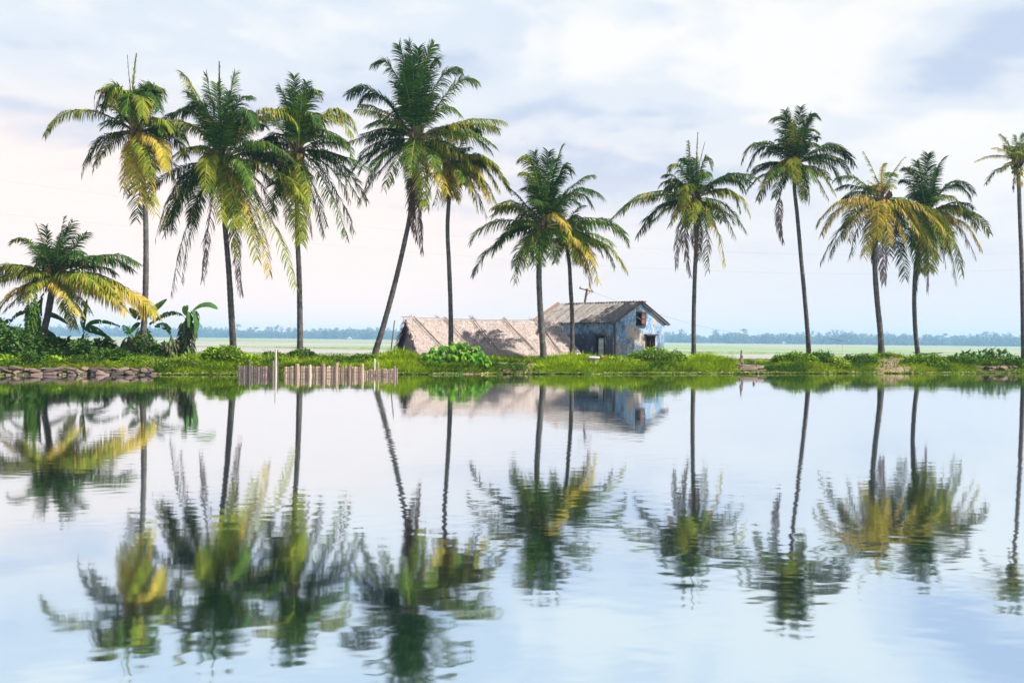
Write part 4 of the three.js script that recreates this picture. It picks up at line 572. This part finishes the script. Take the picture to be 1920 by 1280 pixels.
// ---------- banana plants ----------
function bananaLeaf(p0, p1, p2, wid, col, torn) {
  const s = new Shape3(), n = 18, T = V(), side = V(), P = V(), h = V(p2.x - p0.x, 0, p2.z - p0.z); if (h.length() < 0.3) h.set(0.3, 0, 1); h.normalize(); side.set(-h.z, 0, h.x); const tilt = rr(0.5, 0.95) * (rnd() < 0.5 ? 1 : -1);
  const B = (t) => V().addScaledVector(p0, (1 - t) ** 2).addScaledVector(p1, 2 * t * (1 - t)).addScaledVector(p2, t * t);
  const rib = []; let L = [], R = [];
  for (let k = 0; k <= n; k++) {
    const t = k / n; P.copy(B(t)); T.copy(B(Math.min(1, t + 0.02))).sub(B(Math.max(0, t - 0.02))).normalize(); const sd = side.clone().applyAxisAngle(T, tilt);
    const w = t < 0.14 ? 0.02 : wid * Math.pow(Math.sin(Math.PI * clamp((t - 0.1) / 0.92, 0.02, 0.985)), 0.55) / 2, c = jit(col, 0.15);
    rib.push(s.v(P, c.map((q) => q * 1.3)));
    const e1 = P.clone().addScaledVector(sd, w * rr(0.9, 1.05)); e1.y -= w * 0.35; const e2 = P.clone().addScaledVector(sd, -w * rr(0.9, 1.05)); e2.y -= w * 0.35;
    const tr1 = rnd() < torn, tr2 = rnd() < torn;
    L.push([s.v(e1, c), tr1 ? s.v(e1.clone().addScaledVector(T, -wid * 0.14).add(V(0, -0.07, 0)), c) : null]); R.push([s.v(e2, c), tr2 ? s.v(e2.clone().addScaledVector(T, -wid * 0.14).add(V(0, -0.07, 0)), c) : null]);
  }
  for (let k = 0; k < n; k++) { s.quad(rib[k], rib[k + 1], L[k + 1][1] ?? L[k + 1][0], L[k][0]); s.quad(rib[k + 1], rib[k], R[k][0], R[k + 1][1] ?? R[k + 1][0]); }
  return s;
}
const VG = [0, 540, 7.11], VH = [200, 540, 7.11];
function banana(label, v, view, stem, r, leaves, skirt) {
  const [zx, zy, zs] = view, X = (x) => zx + x / zs, Y = (y) => zy + y / zs, px = X(stem[0][0]), d = shoreD(px) + v, p = onGround(px, v);
  const t = thing('banana_plant', p, label, 'banana plant', 'banana plants on the left bank');
  const top = at(X(stem[1][0]), Y(stem[1][1]), d).sub(p), curve = new THREE.CatmullRomCurve3([V(0, -0.2, 0), V(top.x * 0.35, top.y * 0.5, 0), top]);
  const g = new THREE.TubeGeometry(curve, 12, r, 8), q = g.attributes.position, cp = V(); for (let i = 0; i < q.count; i++) { const f = Math.floor(i / 9) / 12, k = (1.2 - 0.75 * f) * (f > 0.95 ? 0.25 : 1); curve.getPointAt(f, cp); q.setXYZ(i, cp.x + (q.getX(i) - cp.x) * k, cp.y + (q.getY(i) - cp.y) * k, cp.z + (q.getZ(i) - cp.z) * k); } g.computeVertexNormals();
  part('pseudostem', g, std({ color: RGB(0.045, 0.045, 0.025), roughness: 0.8, map: grain }), t);
  for (const [sx, sy, cx, cy, tx, ty, z, w, tone = 0, torn = 0.25] of leaves) { const s = bananaLeaf(at(X(sx), Y(sy), d), at(X(cx), Y(cy), d - z * 0.5), at(X(tx), Y(ty), d - z), tone === 2 ? w * 0.45 : w, [[0.03, 0.08, 0.016], [0.05, 0.125, 0.016], [0.06, 0.045, 0.024]][tone], torn); part('leaf', s.geo(p), leafMat, t); }
  if (skirt) { const s = new Shape3(); for (let k = 0; k < skirt; k++) { const f = rr(0.0, 0.85), c = curve.getPoint(f), a = rr(0, 6.28), P = V(c.x + Math.cos(a) * r * 1.1, c.y, c.z + Math.sin(a) * r * 1.1); leaf(s, P, V(Math.cos(a) * 0.6, -0.8, Math.sin(a) * 0.6).normalize(), rr(0.15, 0.5), rr(0.07, 0.16), jit(rnd() < 0.5 ? [0.05, 0.042, 0.025] : G.dark, 0.4)); } part('dead_sheath', s.geo(), plainMat, t); }
}
banana('tallest banana plant with drooping torn leaves right of the straight palm', 5, VH, [[1040, 950], [1085, 350]], 0.27, [[1090, 360, 1290, 90, 1475, 275, 0.2, 0.42, 0, 0.1], [1100, 340, 1230, 230, 1180, 610, 0.7, 0.6, 0, 0.1], [1070, 400, 1000, 260, 1075, 225, 0.3, 0.45, 1, 0.1], [1050, 410, 900, 190, 560, 480, 0.2, 0.36, 0, 0.5], [1100, 360, 1220, 240, 1240, 410, 0.3, 0.4, 0, 0.6], [1080, 420, 1000, 420, 960, 650, 0.4, 0.4, 2, 0.5], [1090, 350, 1130, 250, 1090, 520, 0.8, 0.5, 0, 0.2]], 520);
banana('small banana plant with a snapped leaf left of the tallest one', 4.6, VH, [[850, 950], [860, 640]], 0.17, [[860, 650, 820, 400, 630, 510, 0.3, 0.5, 0, 0.3], [850, 660, 800, 470, 770, 480, -0.2, 0.22, 0], [870, 690, 960, 680, 960, 720, 0.2, 0.2, 2]], 260);
banana('banana plant behind the straight palm with two raised paddle leaves', 8.6, VH, [[480, 920], [475, 440]], 0.16, [[480, 430, 560, 280, 795, 145, -0.1, 0.52, 1, 0.04], [470, 430, 410, 330, 295, 265, 0.1, 0.62, 0, 0.05], [460, 470, 400, 430, 300, 605, 0.2, 0.34, 0, 0.1], [490, 560, 600, 540, 740, 930, 0.3, 0.24, 2, 0.7], [490, 560, 560, 560, 570, 880, 0.4, 0.22, 2, 0.7], [460, 560, 380, 560, 330, 860, 0.3, 0.22, 2, 0.7]], 300);
banana('withered banana plant with one ragged leaf left of the straight palm', 5, VH, [[285, 930], [290, 640]], 0.16, [[290, 650, 280, 520, 220, 490, 0.2, 0.4, 1, 0.2], [290, 660, 340, 620, 420, 900, 0.4, 0.4, 2, 0.5], [280, 660, 220, 640, 160, 830, 0.3, 0.32, 2, 0.5]], 260);
banana('young banana plant with an upright furled leaf by the short palm', 5, VG, [[1075, 930], [1108, 600]], 0.13, [[1110, 610, 1105, 380, 1155, 140, 0.1, 0.34, 0, 0.02], [1110, 560, 1220, 330, 1600, 505, 0.2, 0.32, 0, 0.15], [1115, 600, 1200, 430, 1420, 620, 0.4, 0.62, 0, 0.2], [1105, 590, 1060, 380, 1085, 330, 0.0, 0.2, 1], [1120, 600, 1300, 520, 1500, 700, 0.1, 0.3, 0, 0.2]], 160);
banana('banana plant half hidden at the left edge behind the creeper column', 6.5, VG, [[70, 900], [70, 560]], 0.17, [[80, 560, 180, 260, 370, 320, 0.2, 0.4, 0, 0.4], [70, 560, 120, 420, 270, 660, 0.4, 0.45, 0, 0.3], [60, 560, 0, 340, -140, 420, 0.2, 0.45, 0, 0.3], [70, 560, 60, 420, 10, 640, 0.6, 0.5, 2, 0.3], [70, 600, 190, 600, 240, 800, 0.4, 0.4, 0, 0.3], [70, 560, 40, 380, 160, 420, -0.2, 0.3, 0]], 300);
banana('banana plant with a long dark leaf hanging right of the short palm trunk', 7.5, VG, [[560, 900], [575, 420]], 0.12, [[580, 420, 650, 240, 905, 480, 0.0, 0.36, 0, 0.1], [570, 430, 480, 200, 580, 60, 0.1, 0.36, 0, 0.1], [580, 560, 680, 560, 790, 800, 0.3, 0.4, 0, 0.2], [580, 640, 640, 590, 700, 615, 0.3, 0.2, 0]], 120);

// ---------- grass and water weeds: nobody could count these ----------
(function grass() {
  const clump = (n, h, w, spread, bend) => { const s = new Shape3(); for (let k = 0; k < n; k++) { const a = rr(0, 6.28), r = spread * Math.sqrt(rnd()), b = V(Math.cos(a) * r, -0.04, Math.sin(a) * r), lean = V(Math.cos(a) * bend * rr(0.2, 1.2) + rr(-0.15, 0.15), 1, Math.sin(a) * bend * rr(0.2, 1.2) + rr(-0.15, 0.15)).normalize(), f = rr(0, 3.14), S = V(Math.cos(f), 0, Math.sin(f)).multiplyScalar(w * rr(0.7, 1.2)), l = h * rr(0.5, 1.1), t = rr(0.75, 1.25), c = [t * rr(0.9, 1.2), t, t], m = b.clone().addScaledVector(lean, l * 0.55), e = b.clone().addScaledVector(lean, l).add(V(lean.x * l * 0.5, -l * 0.12, lean.z * l * 0.5)); const i0 = s.v(b.clone().add(S), c), i1 = s.v(b.clone().sub(S), c), i2 = s.v(m.clone().addScaledVector(S, -0.8), c), i3 = s.v(m.clone().addScaledVector(S, 0.8), c), i4 = s.v(e, c); s.quad(i0, i1, i2, i3); s.tri(i3, i2, i4); } return s.geo(); };
  const inst = (name, label, cat, geo, list) => { const m = new THREE.InstancedMesh(geo, leafMat, list.length), M = new THREE.Matrix4(), q = new THREE.Quaternion(), e = new THREE.Euler(); list.forEach(([p, s, sy, c], k) => { q.setFromEuler(e.set(rr(-0.12, 0.12), rr(0, 6.28), rr(-0.12, 0.12))); M.compose(p, q, V(s, sy, s)); m.setMatrixAt(k, M); m.setColorAt(k, RGB(...c)); }); m.name = name; scene.add(m); tag(m, label, cat, null, 'stuff'); };
  const list = [], H = V();
  const pxOf = (p) => { H.copy(p).project(camera); return (H.x * 0.5 + 0.5) * 1920; };
  for (let k = 0; k < 26000; k++) {
    const x = rr(-40, 52), v = 0.05 + Math.pow(rnd(), 1.3) * 9.5, z = shoreZ(x) - v, y = groundY(x, z); if (y < 0.02) continue;
    const p = V(x, y, z), px = pxOf(p);
    if (px < 296 && v < 0.45) continue;
    const bare = (px > 1640 && px < 1712 && v < 4.2) || (px > 1830 && px < 1915 && v < 1.2) || (px > 1376 && px < 1426 && v < 2.2) || (px > 925 && px < 1012 && v < 4.5);
    if (bare && rnd() < 0.93) continue;
    if (px > 770 && px < 1090 && v > 9) continue;
    let tall = 0.55 + 0.35 * noise(x * 0.5, v * 0.5, 4) + 0.2 * noise(x * 2, v * 2, 8), lush = 0;
    for (const [c, w] of [[750, 60], [1085, 75], [1325, 55], [1060, 50]]) lush = Math.max(lush, 1 - Math.abs(px - c) / w);
    if (lush > 0) tall *= 1 + 0.35 * lush;
    if (px > 1370 && px < 1470) tall *= 0.5;
    const n = noise(x * 0.7, v * 0.6, 2) + 0.5 * noise(x * 3.1, v * 3.1, 6) + rr(-0.25, 0.25), col = mix3(mix3([0.045, 0.115, 0.008], [0.22, 0.33, 0.005], sstep(-0.4, 0.25, n + lush * 0.6)), [0.26, 0.25, 0.05], sstep(0.3, 0.7, n) * 0.6);
    list.push([p, rr(0.8, 1.2), clamp(tall * (rnd() < 0.12 ? rr(1.3, 1.9) : 1), 0.2, 1.7), col]);
  }
  inst('grass', 'bright green grass covering the bank', 'grass', clump(22, 0.55, 0.016, 0.22, 0.6), list);
  const weeds = [];
  for (let k = 0; k < 5200; k++) { const x = rr(-36, 46), v = -rr(-0.35, 0.9) * (0.55 + 0.6 * noise(x * 0.4, 4, 4)), z = shoreZ(x) - v; const p = V(x, Math.max(0.015, groundY(x, z)), z), px = pxOf(p); if (noise(x * 0.6, v, 9) < -0.12) continue; if ((px < 296) && rnd() < 0.9) continue; if (px > 440 && px < 735) continue; weeds.push([p, rr(0.8, 1.9), rr(0.6, 1.5), jit(rnd() < 0.55 ? [0.17, 0.21, 0.03] : rnd() < 0.6 ? [0.08, 0.14, 0.02] : [0.34, 0.33, 0.12], 0.2)]); }
  const wg = (() => { const s = new Shape3(); for (let k = 0; k < 9; k++) { const a = rr(0, 6.28), r = rr(0.02, 0.14); leaf(s, V(Math.cos(a) * r, 0.0, Math.sin(a) * r), V(Math.cos(a), rr(0.15, 1.4), Math.sin(a)).normalize(), rr(0.07, 0.15), rr(0.05, 0.09), [1, 1, 1]); } return s.geo(); })();
  inst('water_weeds', 'small pale leaved weeds floating along the shore', 'water weeds', wg, weeds);
  const rice = [];
  for (let k = 0; k < 9000; k++) { const z = -62 - Math.pow(rnd(), 1.6) * 130, x = rr(-0.62, 0.62) * -z; if (behind(x, z) < 12 || groundY(clamp(x, -74, 94), z) > 0.05) continue; const u = (x + 900) * 1, n = fbm(u * 0.006, (-40 - z) * 0.03, 1.5, 5) * 1.1 + fbm(u * 0.03, (-40 - z) * 0.16, 6.5, 4) * 0.7; if (n > -0.08) continue; rice.push([V(x, 0.02, z), rr(1.2, 2.2), rr(0.25, 0.55), jit([0.13, 0.19, 0.05], 0.2)]); }
  inst('rice_shoots', 'pale green rice shoots standing in the flooded field', 'rice', clump(16, 0.5, 0.012, 0.3, 0.5), rice);
})();

// ---------- far shore ----------
(function farTrees() {
  const dist = (px) => lerp(2500, 2250, clamp(px / 1920, -0.3, 1.3));
  const crown = (n, r, h) => { const s = new Shape3(); for (let k = 0; k < n; k++) { const a = rr(0, 6.28), u = Math.pow(rnd(), 0.5), y = rr(0.02, 1), w = Math.sqrt(Math.max(0.05, 1 - (y * 1.7 - 0.75) ** 2)), P = V(Math.cos(a) * r * u * w, h * y, Math.sin(a) * r * u * w); leaf(s, P, V(rr(-1, 1), rr(-0.6, 0.8), rr(-1, 1)).normalize(), rr(0.7, 1.5), rr(0.5, 0.9), jit([1, 1, 1], 0.4)); } return s.geo(); };
  for (let kind = 0; kind < 2; kind++) {
    const g = crown(kind ? 110 : 160, kind ? 2.2 : 3.4, kind ? 7.5 : 6), N = 1500, m = new THREE.InstancedMesh(g, plainMat, N), M = new THREE.Matrix4(), q = new THREE.Quaternion();
    for (let k = 0; k < N; k++) { const px = rr(-500, 2420), d = dist(px) + rr(0, 300), p = at(px, 640, d), s = 3.2 * rr(0.6, 1.1) * (1 + 0.35 * noise(px * 0.012, 3, kind)); p.y = 0; q.setFromAxisAngle(V(0, 1, 0), rr(0, 6.28)); M.compose(p, q, V(s * 1.2, s * rr(0.8, 1.2), s * 1.2)); m.setMatrixAt(k, M); m.setColorAt(k, RGB(...jit([0.045, 0.085, 0.03], 0.4))); }
    m.name = kind ? 'far_wood' : 'far_wood_001'; scene.add(m); tag(m, kind ? 'slim hazy trees making up the far wood across the fields' : 'hazy blue belt of wood across the flooded fields', 'wood', null, 'stuff');
  }
  // palms that stand out above it
  const proto = new THREE.Group(), s = new Shape3(); for (let k = 0; k < 16; k++) { const a = k / 16 * 6.28 + rr(-0.2, 0.2), e = rr(-0.2, 1.1), p1 = V(Math.cos(a) * Math.cos(e) * 2.2, 10 + Math.sin(e) * 2.4, Math.sin(a) * Math.cos(e) * 2.2), p2 = V(p1.x * 1.9, p1.y - 1.2 + e, p1.z * 1.9), S = V(-Math.sin(a), 0, Math.cos(a)).multiplyScalar(0.5), c = [0.04, 0.07, 0.025]; const b = s.v(V(0, 10, 0), c), l1 = s.v(p1.clone().add(S).add(V(0, -0.5, 0)), c), r1 = s.v(p1.clone().sub(S).add(V(0, -0.5, 0)), c), m1 = s.v(p1, c), t = s.v(p2, c); s.tri(b, m1, l1); s.tri(b, r1, m1); s.tri(m1, t, l1); s.tri(m1, r1, t); }
  const cg = s.geo(), tg = new THREE.CylinderGeometry(0.14, 0.24, 10.2, 6).translate(0, 5, 0), tm = std({ color: RGB(0.12, 0.10, 0.09), roughness: 0.9 });
  for (let k = 0; k < 64; k++) { const px = -80 + k * 33 + rr(-16, 16), p = at(px, 640, dist(px) + rr(-12, 30)); p.y = 0; const t = thing('distant_palm', p, 'hazy coconut palm rising from the far tree line', 'palm', 'palms in the far tree line'); part('trunk', tg, tm, t); part('crown', cg, plainMat, t); const sc = 2.5 * rr(0.75, 1.0) * (rnd() < 0.1 ? 1.2 : 1); t.scale.set(sc, sc, sc); t.rotation.y = rr(0, 6.28); }
  const houses = [[655, 'pale low farmhouse in the far tree line behind the leaning palm', 7], [1470, 'tiny white house in the far tree line left of the tall thin palm', 4]];
  for (const [px, label, w] of houses) { const p = at(px, 640, dist(px) - 16); p.y = 0; const t = thing('distant_house', p, label, 'house'); t.scale.setScalar(1.5); part('wall', new THREE.BoxGeometry(w, 2.4, 4), std({ color: RGB(0.42, 0.39, 0.35), roughness: 0.9 }), t, V(0, 1.2, 0)); const r = new THREE.CylinderGeometry(0.01, w * 0.42, 1.6, 4, 1).rotateY(Math.PI / 4).scale(1.45, 1, 0.8); part('roof', r, std({ color: RGB(0.45, 0.40, 0.38), roughness: 0.9 }), t, V(0, 3.2, 0)); part('door', new THREE.BoxGeometry(0.9, 1.8, 0.1), std({ color: RGB(0.1, 0.08, 0.07) }), t, V(0.6, 0.9, 2.02)); }
  // low boat on the flooded field and a bare pole
  const bp = at(1738, 658, 170); bp.y = 0.05; const bt = thing('field_boat', bp, 'dark low boat lying on the flooded field behind the green palm', 'boat');
  const hs = new THREE.Shape(); hs.moveTo(-2.6, 0.5); hs.quadraticCurveTo(0, -0.15, 2.6, 0.5); hs.lineTo(2.3, 0.42); hs.quadraticCurveTo(0, 0.18, -2.3, 0.42); hs.closePath(); const hg = new THREE.ExtrudeGeometry(hs, { depth: 0.9, bevelEnabled: true, bevelSize: 0.08, bevelThickness: 0.15, bevelSegments: 2 }); part('hull', hg, std({ color: RGB(0.06, 0.055, 0.06), roughness: 0.8 }), bt); part('thwart', new THREE.BoxGeometry(0.25, 0.05, 0.95), std({ color: RGB(0.12, 0.1, 0.09) }), bt, V(0.6, 0.36, 0.45));
  const st = at(1565, 638, 120), ft = V(st.x, 0, st.z), pt = thing('bent_pole', ft, 'thin dark pole slanting over the field right of the tall palm', 'pole'); const a = at(1552, 634, 120).sub(ft), b = at(1580, 640, 120).sub(ft); part('shaft', new THREE.TubeGeometry(new THREE.CatmullRomCurve3([a, a.clone().lerp(b, 0.5).add(V(0, 0.05, 0)), b]), 8, 0.035, 5), stakeMats.dark[2], pt); part('support', new THREE.CylinderGeometry(0.011, 0.014, b.y + 0.3, 5), stakeMats.dark[2], pt, V(b.x, (b.y - 0.3) / 2, b.z));
})();

// ---------- wires ----------
(function wires() {
  const m = std({ color: RGB(0.10, 0.10, 0.11), roughness: 0.6 });
  const wire = (label, pts, d, r) => { const P = pts.map(([x, y, dd]) => at(x, y, dd ?? d)), o = P[0].clone(), w = new THREE.Mesh(new THREE.TubeGeometry(new THREE.CatmullRomCurve3(P.map((p) => p.sub(o))), 60, r, 5), m); w.name = numbered('power_line'); w.position.copy(o); scene.add(w); tag(w, label, 'wire', 'overhead wires'); };
  wire('upper thin power line crossing the sky behind the palms', [[-400, 290], [0, 338], [250, 372], [800, 437], [1160, 463], [1560, 477], [1920, 474], [2300, 462]], 95, 0.0035);
  wire('lower thin power line crossing the sky behind the palms', [[-400, 370], [0, 401], [300, 430], [700, 466], [1160, 500], [1600, 513], [1920, 505], [2300, 490]], 95, 0.0035);
  wire('service wire from the short pole down past the blue house', [[1111, 547, 76], [1160, 565, 76.5], [1262, 597, 78], [1340, 617, 80], [1420, 630, 83], [1520, 642, 88]], 76, 0.008);
  const p = at(1097, 640, 76); p.y = 0.2; const t = thing('utility_pole', p, 'short wooden utility pole with crossbar rising behind the house roof', 'pole'), top = at(1101, 541, 76).sub(p), w = std({ color: RGB(0.13, 0.09, 0.08), roughness: 0.9, map: grain });
  const sh = part('shaft', new THREE.TubeGeometry(new THREE.CatmullRomCurve3([V(0, -0.5, 0), V(-0.1, top.y * 0.7, 0), top]), 12, 0.085, 8), w, t);
  const a = at(1086, 540, 76).sub(p), b = at(1113, 547, 76).sub(p); part('crossbar', new THREE.TubeGeometry(new THREE.LineCurve3(a, b), 2, 0.05, 6), w, t);
  part('brace', new THREE.TubeGeometry(new THREE.LineCurve3(V(top.x, top.y - 0.5, 0.05), b.clone().lerp(top, 0.4)), 2, 0.025, 5), w, t);
  for (const k of [0.08, 0.9]) part('insulator', new THREE.CylinderGeometry(0.035, 0.05, 0.14, 7), std({ color: RGB(0.2, 0.12, 0.1), roughness: 0.4 }), t, a.clone().lerp(b, k).add(V(0, 0.1, 0)));
})();
scene.traverse((o) => { if (o.isMesh) { o.castShadow = true; o.receiveShadow = true; } });
renderer.render(scene, camera);
